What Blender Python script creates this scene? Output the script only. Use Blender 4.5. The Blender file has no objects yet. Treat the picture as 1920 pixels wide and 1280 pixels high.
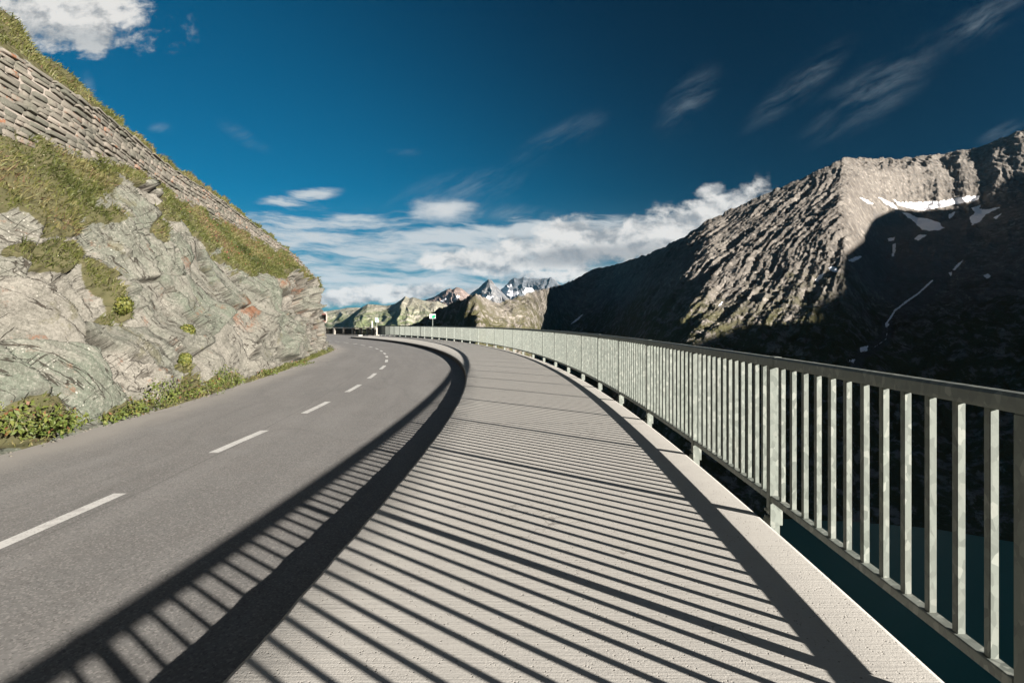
import bpy, bmesh, math, random
import numpy as np
from mathutils import Vector, Matrix

random.seed(7)
RNG = np.random.default_rng(11)
scene = bpy.context.scene
COL = scene.collection
EYE = 1.306          # eye above the walkway
F = 1000.0           # focal length in photo pixels (1920 wide)
XC, YH = 960.0, 606.0
TAN_E = 1 / 3.62
SUN_H = np.array([0.789, -0.615])
SUN_EL = math.atan(TAN_E)

def at(x, y, Y):
    "photo pixel + depth -> point"
    return np.array([(x - XC) / F * Y, Y, EYE + (YH - y) / F * Y])

def proj(P):
    Y = np.maximum(P[..., 1], 0.05)
    return XC + F * P[..., 0] / Y, YH - F * (P[..., 2] - EYE) / Y

# ------------------------------------------------------------------ noise
def _h(ix, iy, seed):
    n = (ix.astype(np.int64) * 374761393 + iy.astype(np.int64) * 668265263 + seed * 144269504) & 0xffffffff
    n = ((n ^ (n >> 13)) * 1274126177) & 0xffffffff
    n = (n ^ (n >> 16)) & 0xffffffff
    n = (n * 2246822519) & 0xffffffff
    n = n ^ (n >> 15)
    return (n & 0xffffff) / float(0x1000000)

def noise2(x, y, seed=0):
    ix = np.floor(x); iy = np.floor(y)
    fx = x - ix; fy = y - iy
    u = fx * fx * fx * (fx * (fx * 6 - 15) + 10); v = fy * fy * fy * (fy * (fy * 6 - 15) + 10)
    def g(ax, ay):
        t = _h(ix + ax, iy + ay, seed) * 2 * np.pi
        return np.cos(t) * (fx - ax) + np.sin(t) * (fy - ay)
    a = g(0, 0); b = g(1, 0); c = g(0, 1); d = g(1, 1)
    return (a + (b - a) * u + (c - a) * v + (a - b - c + d) * u * v) * 1.5

def fbm(x, y, octv=4, seed=0, gain=0.5, lac=2.03):
    s = 0; a = 1; t = 0
    for i in range(octv):
        s = s + a * noise2(x, y, seed + i * 17); t += a
        x = x * lac + 3.1; y = y * lac + 7.7; a *= gain
    return s / t

def ridged(x, y, octv=4, seed=0, gain=0.5):
    s = 0; a = 1; t = 0
    for i in range(octv):
        s = s + a * (1 - np.abs(noise2(x, y, seed + i * 31)) * 2); t += a
        x = x * 2.07 + 1.3; y = y * 2.07 + 4.9; a *= gain
    return s / t

def worley(x, y, seed=0, jit=0.9):
    ix = np.floor(x); iy = np.floor(y)
    f1 = np.full(x.shape, 9.0); f2 = np.full(x.shape, 9.0)
    cid = np.zeros(x.shape); dx1 = np.zeros(x.shape); dy1 = np.zeros(x.shape)
    for ax in (-1, 0, 1):
        for ay in (-1, 0, 1):
            cx = ix + ax; cy = iy + ay
            px = cx + 0.5 + jit * (_h(cx, cy, seed) - 0.5); py = cy + 0.5 + jit * (_h(cx, cy, seed + 5) - 0.5)
            d = np.hypot(px - x, py - y); r = _h(cx, cy, seed + 9)
            near = d < f1
            f2 = np.where(near, f1, np.minimum(f2, d))
            dx1 = np.where(near, x - px, dx1); dy1 = np.where(near, y - py, dy1)
            cid = np.where(near, r, cid); f1 = np.where(near, d, f1)
    return f1, f2, cid, dx1, dy1

def sstep(a, b, x):
    t = np.clip((x - a) / (b - a), 0, 1)
    return t * t * (3 - 2 * t)

def smooth_interp(xs, ys, x):
    "monotone-ish cubic (Catmull-Rom with non-uniform knots)"
    xs = np.asarray(xs, float); ys = np.asarray(ys, float); x = np.asarray(x, float)
    m = np.gradient(ys, xs, axis=0)
    i = np.clip(np.searchsorted(xs, x) - 1, 0, len(xs) - 2)
    h = xs[i + 1] - xs[i]; t = np.clip((x - xs[i]) / h, 0, 1)
    if ys.ndim > 1: h = h[..., None]; t = t[..., None]
    return ((2*t**3 - 3*t**2 + 1) * ys[i] + (t**3 - 2*t**2 + t) * h * m[i]
            + (-2*t**3 + 3*t**2) * ys[i+1] + (t**3 - t**2) * h * m[i+1])

def in_poly(px, py, poly):
    r = np.zeros(px.shape, bool); n = len(poly)
    for i in range(n):
        x1, y1 = poly[i]; x2, y2 = poly[(i + 1) % n]
        c = (y1 > py) != (y2 > py)
        with np.errstate(divide='ignore', invalid='ignore'):
            xi = (x2 - x1) * (py - y1) / ((y2 - y1) if y2 != y1 else 1e-9) + x1
        r ^= c & (px < xi)
    return r

# ------------------------------------------------------------------ objects
def link(o, parent=None):
    COL.objects.link(o)
    if parent is not None: o.parent = parent
    return o

def raw_mesh(name, verts, faces, mat, parent=None, smooth=False, attrs=None, uv=None):
    "verts (n,3); faces (m,k) array of equal-size polygons"
    verts = np.asarray(verts, np.float32); faces = np.asarray(faces, np.int32)
    m = bpy.data.meshes.new(name)
    m.vertices.add(len(verts)); m.vertices.foreach_set('co', verts.ravel())
    k = faces.shape[1]
    m.loops.add(faces.size); m.loops.foreach_set('vertex_index', faces.ravel())
    m.polygons.add(len(faces))
    m.polygons.foreach_set('loop_start', np.arange(0, faces.size, k, dtype=np.int32))
    m.polygons.foreach_set('loop_total', np.full(len(faces), k, np.int32))
    if smooth: m.polygons.foreach_set('use_smooth', np.ones(len(faces), bool))
    m.update(calc_edges=True)
    for an, av in (attrs or {}).items():
        a = m.attributes.new(an, 'FLOAT', 'POINT'); a.data.foreach_set('value', np.asarray(av, np.float32).ravel())
    if uv is not None:
        l = m.uv_layers.new(name='UVMap'); u = np.asarray(uv, np.float32).reshape(-1, 2)[faces.ravel()]
        l.data.foreach_set('uv', u.ravel())
    m.materials.append(mat)
    m.validate()
    return link(bpy.data.objects.new(name, m), parent)

def grid_mesh(name, P, mat, parent=None, smooth=True, attrs=None, uv=None, flip=False):
    ny, nx = P.shape[:2]
    i = np.arange(nx - 1)[None, :] + np.arange(ny - 1)[:, None] * nx
    f = np.stack([i, i + 1, i + nx + 1, i + nx], -1).reshape(-1, 4)
    if flip: f = f[:, ::-1]
    return raw_mesh(name, P.reshape(-1, 3), f, mat, parent, smooth, attrs, uv)

class MB:
    "collects boxes and sweeps into one mesh"
    def __init__(s): s.v = []; s.f = []
    def box(s, c, size, M=None, bev=0.0):
        bm = bmesh.new(); bmesh.ops.create_cube(bm, size=1)
        for v in bm.verts: v.co = Vector((v.co.x*size[0], v.co.y*size[1], v.co.z*size[2]))
        if bev: bmesh.ops.bevel(bm, geom=bm.edges[:], offset=bev, segments=2, affect='EDGES')
        s.add(bm, c, M)
    def add(s, bm, c=(0,0,0), M=None):
        o = len(s.v)
        for v in bm.verts:
            p = v.co.copy()
            if M is not None: p = M @ p
            s.v.append((p.x + c[0], p.y + c[1], p.z + c[2]))
        bm.verts.index_update()
        for f in bm.faces: s.f.append([o + v.index for v in f.verts])
        bm.free()
    def cyl(s, c, r, h, axis='Z', seg=16, r2=None):
        bm = bmesh.new()
        bmesh.ops.create_cone(bm, cap_ends=True, segments=seg, radius1=r, radius2=r if r2 is None else r2, depth=h)
        M = None
        if axis == 'X': M = Matrix.Rotation(math.pi/2, 3, 'Y')
        if axis == 'Y': M = Matrix.Rotation(math.pi/2, 3, 'X')
        s.add(bm, c, M)
    def sweep(s, pts, nrm, prof, cap=True):
        "pts (n,3), nrm (n,2) outward unit, prof [(offset, z)] closed loop"
        o = len(s.v); n = len(pts); k = len(prof)
        for p, q in zip(pts, nrm):
            for d, z in prof: s.v.append((p[0] + q[0]*d, p[1] + q[1]*d, p[2] + z))
        for i in range(n - 1):
            for j in range(k):
                a = o + i*k + j; b = o + i*k + (j+1) % k
                s.f.append([a, b, b + k, a + k])
        if cap:
            s.f.append([o + j for j in range(k)][::-1]); s.f.append([o + (n-1)*k + j for j in range(k)])
    def build(s, name, mat, parent=None, smooth=False):
        m = bpy.data.meshes.new(name); m.from_pydata(s.v, [], s.f); m.materials.append(mat)
        if smooth:
            for p in m.polygons: p.use_smooth = True
        m.update()
        bm = bmesh.new(); bm.from_mesh(m); bmesh.ops.recalc_face_normals(bm, faces=bm.faces[:]); bm.to_mesh(m); bm.free()
        return link(bpy.data.objects.new(name, m), parent)

def tag(o, label=None, cat=None, group=None, kind=None):
    if label: o['label'] = label
    if cat: o['category'] = cat
    if group: o['group'] = group
    if kind: o['kind'] = kind
    return o

def empty(name, loc, rz=0):
    o = bpy.data.objects.new(name, None); o.location = loc; o.rotation_euler = (0, 0, rz)
    o.empty_display_size = 0.2
    return link(o)

# ------------------------------------------------------------------ node helpers
class S:
    "socket wrapper with arithmetic"
    nt = None
    def __init__(s, sock): s.s = sock
    @staticmethod
    def m(op, *a):
        n = S.nt.nodes.new('ShaderNodeMath'); n.operation = op
        for i, v in enumerate(a):
            if isinstance(v, S): S.nt.links.new(v.s, n.inputs[i])
            else: n.inputs[i].default_value = v
        return S(n.outputs[0])
    def __add__(a, b): return S.m('ADD', a, b)
    __radd__ = __add__
    def __sub__(a, b): return S.m('SUBTRACT', a, b)
    def __rsub__(a, b): return S.m('SUBTRACT', b, a)
    def __mul__(a, b): return S.m('MULTIPLY', a, b)
    __rmul__ = __mul__
    def __truediv__(a, b): return S.m('DIVIDE', a, b)
    def clamp(a):
        r = S.m('ADD', a, 0.0); r.s.node.use_clamp = True; return r

def sm(x, lo, hi):
    n = S.nt.nodes.new('ShaderNodeMapRange'); n.interpolation_type = 'SMOOTHSTEP'
    S.nt.links.new(x.s, n.inputs['Value']); n.inputs['From Min'].default_value = lo; n.inputs['From Max'].default_value = hi
    return S(n.outputs[0])

def comb(x, y, z=0.0):
    n = S.nt.nodes.new('ShaderNodeCombineXYZ')
    for i, v in enumerate((x, y, z)):
        if isinstance(v, S): S.nt.links.new(v.s, n.inputs[i])
        else: n.inputs[i].default_value = v
    return S(n.outputs[0])

def sep(v):
    n = S.nt.nodes.new('ShaderNodeSeparateXYZ'); S.nt.links.new(v.s, n.inputs[0])
    return S(n.outputs[0]), S(n.outputs[1]), S(n.outputs[2])

def noise(vec, scale=1.0, detail=4.0, rough=0.5, dist=0.0, out='Fac'):
    n = S.nt.nodes.new('ShaderNodeTexNoise'); S.nt.links.new(vec.s, n.inputs['Vector'])
    n.inputs['Scale'].default_value = scale; n.inputs['Detail'].default_value = detail
    n.inputs['Roughness'].default_value = rough; n.inputs['Distortion'].default_value = dist
    return S(n.outputs[out])

def voro(vec, scale=1.0, feature='F1', out='Distance', rand=1.0):
    n = S.nt.nodes.new('ShaderNodeTexVoronoi'); n.feature = feature
    S.nt.links.new(vec.s, n.inputs['Vector']); n.inputs['Scale'].default_value = scale
    n.inputs['Randomness'].default_value = rand
    return S(n.outputs[out])

def rgb(c): return (c[0], c[1], c[2], 1.0)

def mixc(f, a, b, mode='MIX'):
    n = S.nt.nodes.new('ShaderNodeMix'); n.data_type = 'RGBA'; n.blend_type = mode
    if isinstance(f, S): S.nt.links.new(f.s, n.inputs[0])
    else: n.inputs[0].default_value = f
    for i, v in ((6, a), (7, b)):
        if isinstance(v, S): S.nt.links.new(v.s, n.inputs[i])
        else: n.inputs[i].default_value = rgb(v)
    return S(n.outputs[2])

def mapping(vec, scale=(1,1,1), rot=(0,0,0), loc=(0,0,0)):
    if any(rot):          # turn first, then stretch
        vec = mapping(vec, (1,1,1), (0,0,0), loc); r = S.nt.nodes.new('ShaderNodeMapping'); S.nt.links.new(vec.s, r.inputs[0])
        r.inputs['Rotation'].default_value = rot; vec = S(r.outputs[0]); loc = (0,0,0); rot = (0,0,0)
    n = S.nt.nodes.new('ShaderNodeMapping'); S.nt.links.new(vec.s, n.inputs[0])
    n.inputs['Scale'].default_value = scale; n.inputs['Rotation'].default_value = rot; n.inputs['Location'].default_value = loc
    return S(n.outputs[0])

def attr(name):
    n = S.nt.nodes.new('ShaderNodeAttribute'); n.attribute_name = name; return S(n.outputs['Fac'])

def texco(out='Object'):
    n = S.nt.nodes.new('ShaderNodeTexCoord'); return S(n.outputs[out])

def geo(out='Position'):
    n = S.nt.nodes.new('ShaderNodeNewGeometry'); return S(n.outputs[out])

def bump(h, dist=0.01, strength=1.0, prev=None):
    n = S.nt.nodes.new('ShaderNodeBump'); S.nt.links.new(h.s, n.inputs['Height'])
    n.inputs['Distance'].default_value = dist; n.inputs['Strength'].default_value = strength
    if prev is not None: S.nt.links.new(prev.s, n.inputs['Normal'])
    return S(n.outputs[0])

def new_mat(name):
    m = bpy.data.materials.new(name); m.use_nodes = True; S.nt = m.node_tree
    b = m.node_tree.nodes['Principled BSDF']
    return m, b

ALB = 0.68
def setb(b, col=None, rough=0.8, metal=0.0, normal=None, spec=0.5):
    if isinstance(col, S):
        n = S.nt.nodes.new('ShaderNodeVectorMath'); n.operation = 'SCALE'; S.nt.links.new(col.s, n.inputs[0]); n.inputs['Scale'].default_value = ALB; col = S(n.outputs[0])
    elif col is not None: col = tuple(x * ALB for x in col)
    if isinstance(col, S): S.nt.links.new(col.s, b.inputs['Base Color'])
    elif col is not None: b.inputs['Base Color'].default_value = rgb(col)
    if isinstance(rough, S): S.nt.links.new(rough.s, b.inputs['Roughness'])
    else: b.inputs['Roughness'].default_value = rough
    if isinstance(metal, S): S.nt.links.new(metal.s, b.inputs['Metallic'])
    else: b.inputs['Metallic'].default_value = metal
    b.inputs['Specular IOR Level'].default_value = spec
    if normal is not None: S.nt.links.new(normal.s, b.inputs['Normal'])

# ------------------------------------------------------------------ materials
def m_asphalt():
    m, b = new_mat('asphalt'); p = geo('Position'); uv = texco('UV')
    big = noise(p, 0.35, 3); mid = noise(p, 3.0, 4, 0.6); fine = noise(p, 140, 2, 0.6)
    grit = voro(p, 95, 'F1', 'Color'); g0, g1, g2 = sep(grit)
    streak = noise(mapping(uv, (0.25, 2.2, 1)), 1.0, 3, 0.5)
    u, v, _ = sep(uv)
    c = mixc(big, (0.172, 0.166, 0.157), (0.215, 0.208, 0.197))
    c = mixc(sm(streak, 0.42, 0.66) * 0.55, c, (0.255, 0.246, 0.233))
    c = mixc(sm(mid, 0.35, 0.7) * 0.35, c, (0.17, 0.157, 0.145))
    c = mixc(sm(g0, 0.62, 1.0) * 0.45, c, (0.42, 0.395, 0.365))
    c = mixc(sm(g1, 0.7, 1.0) * 0.5, c, (0.08, 0.075, 0.07))
    w = v + (noise(p, 0.9, 4) - 0.5) * 0.8          # dusty verge along the rock
    c = mixc(sm(w, 0.9, 0.15) * 0.75, c, (0.34, 0.315, 0.282))
    seam = sm(S.m('ABSOLUTE', v + (noise(p, 0.6, 3) - 0.5) * 0.12 - 2.35), 0.016, 0.006); c = mixc(seam * 0.35, c, (0.09, 0.085, 0.08))
    tar = sm(S.m('ABSOLUTE', noise(mapping(uv, (0.12, 0.5, 1)), 1.0, 2) - 0.5), 0.012, 0.0)
    c = mixc(tar * 0.12, c, (0.06, 0.057, 0.055))
    n = bump(fine, 0.004, 0.5); n = bump(g0, 0.003, 0.6, n)
    setb(b, c, 0.85, normal=n, spec=0.35); return m

def m_concrete():
    m, b = new_mat('concrete'); p = geo('Position'); uv = texco('UV'); u, v, _ = sep(uv)
    big = noise(p, 0.8, 4, 0.6); mid = noise(p, 7, 5, 0.6); fine = noise(p, 130, 3, 0.7)
    broom = noise(mapping(uv, (75, 1.3, 1)), 1.0, 3, 0.6)
    pit = voro(p, 55, 'F1', 'Distance'); pr = noise(p, 22, 2, 0.5)
    pits = sm(pit, 0.28, 0.10) * sm(pr, 0.50, 0.60)
    c = mixc(big, (0.455, 0.432, 0.392), (0.54, 0.515, 0.468))
    c = mixc(sm(mid, 0.3, 0.75) * 0.5, c, (0.42, 0.40, 0.365))
    c = mixc(sm(fine, 0.35, 0.7) * 0.35, c, (0.64, 0.61, 0.56))
    c = mixc(sm(broom, 0.45, 0.7) * 0.25, c, (0.41, 0.39, 0.355))
    c = mixc(pits * 0.8, c, (0.17, 0.15, 0.13))
    st = noise(mapping(p, (1, 1, 1)), 0.5, 5, 0.7)
    c = mixc(sm(st, 0.56, 0.75) * 0.4, c, (0.40, 0.385, 0.36))
    ck = sm(S.m('ABSOLUTE', noise(p, 0.7, 5, 0.6) - 0.5), 0.0035, 0.0008) * sm(noise(p, 0.45, 2), 0.52, 0.58)
    c = mixc(ck * 0.6, c, (0.16, 0.145, 0.125))
    # joints across the slab
    j = None
    wob = (noise(p, 3.0, 4) - 0.5) * 0.05
    for s0 in (14.45, 16.15, 21.2, 27.6, 34.0, 41, 48, 9.5):
        k = sm(S.m('ABSOLUTE', u + wob - s0), 0.017, 0.004)
        j = k if j is None else S.m('MAXIMUM', j, k)
    jn = j * sm(noise(p, 5, 2), 0.3, 0.5)
    c = mixc(jn * 0.75, c, (0.12, 0.105, 0.09))
    n = bump(fine, 0.003, 0.5); n = bump(noise(p, 60, 4, 0.7), 0.003, 0.45, n); n = bump(broom, 0.004, 0.6, n)
    n = bump(1.0 - (pits + jn), 0.006, 0.6, n)
    setb(b, c, 0.9, normal=n, spec=0.25); return m

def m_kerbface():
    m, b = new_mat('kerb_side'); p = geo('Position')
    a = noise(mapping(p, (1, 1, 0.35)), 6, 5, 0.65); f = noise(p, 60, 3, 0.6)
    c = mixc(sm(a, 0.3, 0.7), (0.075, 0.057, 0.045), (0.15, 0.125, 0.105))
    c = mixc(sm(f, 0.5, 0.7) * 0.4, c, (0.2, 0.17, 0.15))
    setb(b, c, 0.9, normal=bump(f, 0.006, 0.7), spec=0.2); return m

def m_paint():
    m, b = new_mat('road_paint'); p = geo('Position')
    a = noise(p, 60, 4, 0.7); w = noise(p, 9, 4, 0.6)
    c = mixc(sm(a, 0.52, 0.66) * 0.7, (0.66, 0.645, 0.61), (0.27, 0.255, 0.24))
    c = mixc(sm(w, 0.50, 0.62) * 0.55, c, (0.4, 0.38, 0.36))
    setb(b, c, 0.7, normal=bump(a, 0.003, 0.5)); return m

def m_galv(name='galvanised_steel', k=1.0, warm=0.0):
    m, b = new_mat(name); p = geo('Position')
    q = mapping(p, (1, 1, 0.6))
    vc = voro(q, 42, 'F1', 'Color'); r, g, _ = sep(vc)
    blot = noise(p, 3.2, 4, 0.6); fine = noise(p, 70, 3, 0.6)
    c = mixc(r, (0.150*k, 0.166*k, 0.146*k), (0.232*k, 0.254*k, 0.224*k))
    c = mixc(sm(g, 0.75, 1.0) * 0.45, c, (0.42*k, 0.43*k, 0.38*k))
    c = mixc(sm(blot, 0.5, 0.75) * 0.4, c, (0.19*k, 0.19*k, 0.165*k))
    c = mixc(sm(fine, 0.62, 0.75) * 0.5, c, (0.14*k, 0.13*k, 0.11*k))
    rough = 0.38 + r * 0.2
    setb(b, c, rough + 0.15, metal=0.0, normal=bump(fine, 0.002, 0.35), spec=0.22); return m

def m_rock():
    m, b = new_mat('cliff_rock'); uv = texco('UV'); p = geo('Position')
    w3 = noise(p, 1.1, 4, 0.6, out='Color')
    n2 = S.nt.nodes.new('ShaderNodeVectorMath'); n2.operation = 'MULTIPLY_ADD'
    S.nt.links.new(w3.s, n2.inputs[0]); n2.inputs[1].default_value = (0.16, 0.13, 0); S.nt.links.new(uv.s, n2.inputs[2]); uw = S(n2.outputs[0])
    ang = math.radians(33)
    bed = mapping(uw, (0.42, 3.2, 1), (0, 0, ang))
    st1 = noise(bed, 1.0, 4, 0.55); st2 = noise(bed, 4.0, 6, 0.68)
    big = noise(p, 0.35, 3, 0.5); mid = noise(p, 1.7, 6, 0.65); fine = noise(p, 24, 6, 0.72)
    cell = attr('cell'); far = attr('far'); brk = attr('broken')
    c = mixc(sm(big, 0.38, 0.62), (0.108, 0.113, 0.090), (0.128, 0.125, 0.103))
    c = mixc(sm(cell, 0.62, 0.85) * sm(mid, 0.35, 0.55) * 0.85, c, (0.098, 0.116, 0.086))
    c = mixc(sm(cell, 0.40, 0.15) * 0.7, c, (0.158, 0.146, 0.124))
    c = mixc(sm(noise(p, 0.55, 5, 0.6), 0.52, 0.60) * brk * 0.6, c, (0.205, 0.185, 0.158))
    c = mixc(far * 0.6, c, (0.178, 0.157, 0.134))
    c = mixc(sm(st1, 0.50, 0.60) * 0.5, c, (0.195, 0.182, 0.155))
    c = mixc(sm(st1, 0.44, 0.36) * 0.45, c, (0.080, 0.082, 0.064))
    c = mixc(sm(st2, 0.56, 0.66) * (0.15 + 0.45 * brk), c, (0.058, 0.053, 0.041))
    c = mixc(sm(mid, 0.55, 0.64) * 0.35, c, (0.078, 0.076, 0.060))
    fol = noise(mapping(uv, (1.6, 17, 1), (0, 0, ang)), 1.0, 5, 0.7); grain = noise(p, 70, 3, 0.7); gap_shade = sm(noise(mapping(uw, (0.7, 2.2, 1), (0, 0, ang)), 1.3, 5, 0.65), 0.62, 0.68)
    c = mixc(gap_shade * brk * 0.6, c, (0.045, 0.036, 0.028))  # dark gap shadows put into the colour of the broken rock
    c = mixc(sm(fol, 0.52, 0.62) * 0.25, c, (0.075, 0.072, 0.057))
    c = mixc(sm(fol, 0.46, 0.38) * 0.22, c, (0.24, 0.222, 0.19))
    c = mixc(sm(fine, 0.53, 0.60) * 0.45, c, (0.25, 0.233, 0.20))
    c = mixc(sm(fine, 0.47, 0.40) * 0.45, c, (0.055, 0.052, 0.041))
    c = mixc(sm(grain, 0.56, 0.66) * 0.35, c, (0.27, 0.255, 0.22))
    c = mixc(sm(grain, 0.44, 0.36) * 0.35, c, (0.06, 0.056, 0.045))
    # long dark fractures following the bedding, and a few crossing ones
    fr = mapping(uw, (0.30, 4.2, 1), (0, 0, ang)); fx = mapping(uw, (1.7, 0.5, 1), (0, 0, ang + 0.35))
    j1 = sm(S.m('ABSOLUTE', noise(fr, 1.0, 4, 0.5) - 0.5), 0.008, 0.002) * sm(noise(p, 0.9, 4, 0.6), 0.44, 0.52)
    j2 = sm(S.m('ABSOLUTE', noise(fr, 2.6, 4, 0.55) - 0.47), 0.007, 0.002) * (brk * sm(mid, 0.46, 0.56) * 0.8)
    j3 = sm(S.m('ABSOLUTE', noise(fx, 1.0, 4, 0.6) - 0.5), 0.007, 0.001) * sm(noise(p, 1.1, 3), 0.50, 0.56)
    J = S.m('MAXIMUM', S.m('MAXIMUM', j1, j2), j3)
    J = S.m('MAXIMUM', J, attr('crack'))
    c = mixc(J * 0.85, c, (0.026, 0.020, 0.014))
    rust = sm(noise(mapping(uw, (0.8, 2.6, 1), (0, 0, ang)), 0.9, 6, 0.72), 0.60, 0.67) * sm(fine, 0.40, 0.55)
    rust = S.m('MAXIMUM', rust * 0.7, attr('rust') * sm(mid + fine * 0.6, 0.74, 0.86) * 0.75)
    c = mixc(rust, c, (0.135, 0.052, 0.022))
    dirt = sm(noise(p, 0.8, 7, 0.72), 0.59, 0.64)
    c = mixc(dirt * 0.5, c, (0.085, 0.078, 0.040))
    lv = voro(p, 17, 'F1', 'Distance'); lm = sm(noise(p, 0.9, 3), 0.49, 0.60)
    c = mixc(sm(lv + (fine - 0.5) * 0.5, 0.28, 0.16) * lm * sm(noise(p, 9, 2), 0.46, 0.55) * 0.8, c, (0.34, 0.325, 0.28))
    gm = attr('grass') + (noise(p, 2.6, 7, 0.75) - 0.5) * 1.3
    soil = mixc(noise(p, 9, 4), (0.045, 0.050, 0.018), (0.098, 0.083, 0.042))
    c = mixc(sm(gm, 0.44, 0.56), c, soil)
    n = bump(mid, 0.04, 0.4); n = bump(fol, 0.012, 0.7, n); n = bump(st2, 0.02, 0.5, n); n = bump(1.0 - J, 0.03, 0.9, n); n = bump(fine, 0.014, 0.8, n)
    setb(b, c, 0.9, normal=n, spec=0.2); return m

def m_stone():
    m, b = new_mat('wall_stone'); p = geo('Position'); r = attr('rnd')
    mid = noise(p, 3, 5, 0.6); fine = noise(p, 35, 4, 0.65)
    c = mixc(r, (0.092, 0.090, 0.072), (0.200, 0.175, 0.145))
    c = mixc(sm(mid, 0.45, 0.7) * 0.5, c, (0.085, 0.088, 0.064))
    c = mixc(sm(r, 0.80, 0.93) * sm(noise(p, 7, 4, 0.7), 0.52, 0.60) * 0.8, c, (0.20, 0.075, 0.03))
    c = mixc(sm(fine, 0.56, 0.66) * 0.5, c, (0.21, 0.19, 0.165))
    setb(b, c, 0.9, normal=bump(fine, 0.014, 0.7), spec=0.25); return m

def m_mortar():
    m, b = new_mat('mortar'); p = geo('Position'); f = noise(p, 30, 4, 0.6)
    big = noise(p, 0.6, 3)
    c = mixc(f, (0.20, 0.172, 0.145), (0.30, 0.265, 0.23))
    c = mixc(sm(big, 0.45, 0.65) * 0.7, c, (0.08, 0.075, 0.055))
    setb(b, c, 0.95, normal=bump(f, 0.01, 0.6), spec=0.2); return m

def m_leaf(name, cs, rough=0.6):
    m, b = new_mat(name); r = attr('rnd')
    c = mixc(sm(r, 0.0, 0.45), cs[0], cs[1]); c = mixc(sm(r, 0.45, 0.9), c, cs[2])
    if len(cs) > 3: c = mixc(sm(r, 0.93, 0.97), c, cs[3])
    setb(b, c, rough, spec=0.3)
    t = S.nt.nodes.new('ShaderNodeBsdfTranslucent'); S.nt.links.new(c.s, t.inputs[0])
    mx = S.nt.nodes.new('ShaderNodeMixShader'); mx.inputs[0].default_value = 0.25
    S.nt.links.new(b.outputs[0], mx.inputs[1]); S.nt.links.new(t.outputs[0], mx.inputs[2])
    S.nt.links.new(mx.outputs[0], S.nt.nodes['Material Output'].inputs[0])
    return m

def m_mountain(name, rockA, rockB, green, gmax, sc=1.0, snow=True):
    m, b = new_mat(name); p = geo('Position'); _, _, z = sep(p)
    q = mapping(p, (0.020*sc, 0.0035*sc, 0.004*sc), (0, 0, math.radians(33)))
    st = noise(q, 1.0, 7, 0.68); mid = noise(p, 0.006*sc, 7, 0.62); fine = noise(p, 0.05*sc, 6, 0.7)
    vor = voro(mapping(p, (1, 1, 1.6)), 0.055*sc, 'F1', 'Color'); vr, _, _ = sep(vor)
    c = mixc(sm(mid, 0.3, 0.7), rockA, rockB)
    c = mixc(sm(st, 0.5, 0.68) * 0.5, c, tuple(x * 0.62 for x in rockA))
    c = mixc(sm(fine, 0.48, 0.66) * 0.6, c, tuple(min(1, x * 1.7) for x in rockB))
    c = mixc(sm(fine, 0.46, 0.36) * 0.5, c, tuple(x * 0.5 for x in rockA))
    g = sm(z + (mid - 0.5) * 260 + (fine - 0.5) * 160, gmax + 55, gmax - 60)
    gcol = mixc(noise(p, 0.02*sc, 5, 0.6), tuple(x * 0.6 for x in green), green)
    c = mixc(g * sm(fine, 0.60, 0.5), c, gcol)
    oc = noise(mapping(p, (0.09*sc, 0.022*sc, 0.10*sc), (0, 0, math.radians(33))), 1.0, 5, 0.7)
    c = mixc(sm(oc, 0.56, 0.64) * sm(mid, 0.40, 0.55) * 0.75, c, tuple(min(1, x * 2.0) for x in rockB))
    if snow:
        c = mixc(attr('talus') * 0.7, c, (0.115, 0.105, 0.10))
        sn = attr('snow') + (noise(p, 0.06, 4) - 0.5) * 0.5
        c = mixc(sm(sn, 0.42, 0.55), c, (1.22, 1.20, 1.22))
    n = bump(fine, 9/sc, 0.75); n = bump(vr, 3/sc, 0.5, n)
    setb(b, c, 0.95, normal=n, spec=0.1); return m

def m_plain(name, col, rough=0.5, metal=0.0, nscale=40, amt=0.15, spec=0.5):
    m, b = new_mat(name); p = geo('Position'); f = noise(p, nscale, 3, 0.6)
    c = mixc(f, tuple(x * (1 - amt) for x in col), tuple(min(1, x * (1 + amt)) for x in col))
    setb(b, c, rough, metal, spec=spec); return m

M = dict(asphalt=m_asphalt(), concrete=m_concrete(), kerb=m_kerbface(), paint=m_paint(), galv=m_galv(),
         rock=m_rock(), stone=m_stone(), mortar=m_mortar())
M['rail_top'] = m_galv('handrail_steel', 1.0); _b = M['rail_top'].node_tree.nodes['Principled BSDF']; _b.inputs['Metallic'].default_value = 0.35; _b.inputs['Specular IOR Level'].default_value = 0.6
M['grass'] = m_leaf('grass_blade', [(0.050, 0.062, 0.014), (0.105, 0.115, 0.028), (0.19, 0.165, 0.070), (0.13, 0.08, 0.045)])
M['weed'] = m_leaf('weed_leaf', [(0.040, 0.066, 0.010), (0.085, 0.115, 0.020), (0.145, 0.155, 0.032), (0.16, 0.07, 0.03)])
M['cushion'] = m_leaf('cushion_leaf', [(0.06, 0.08, 0.014), (0.12, 0.135, 0.025), (0.19, 0.18, 0.04)])
M['flower'] = m_plain('flower_petal', (0.42, 0.07, 0.07), 0.6)
M['flower2'] = m_plain('pale_petal', (0.55, 0.52, 0.38), 0.6)

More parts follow.
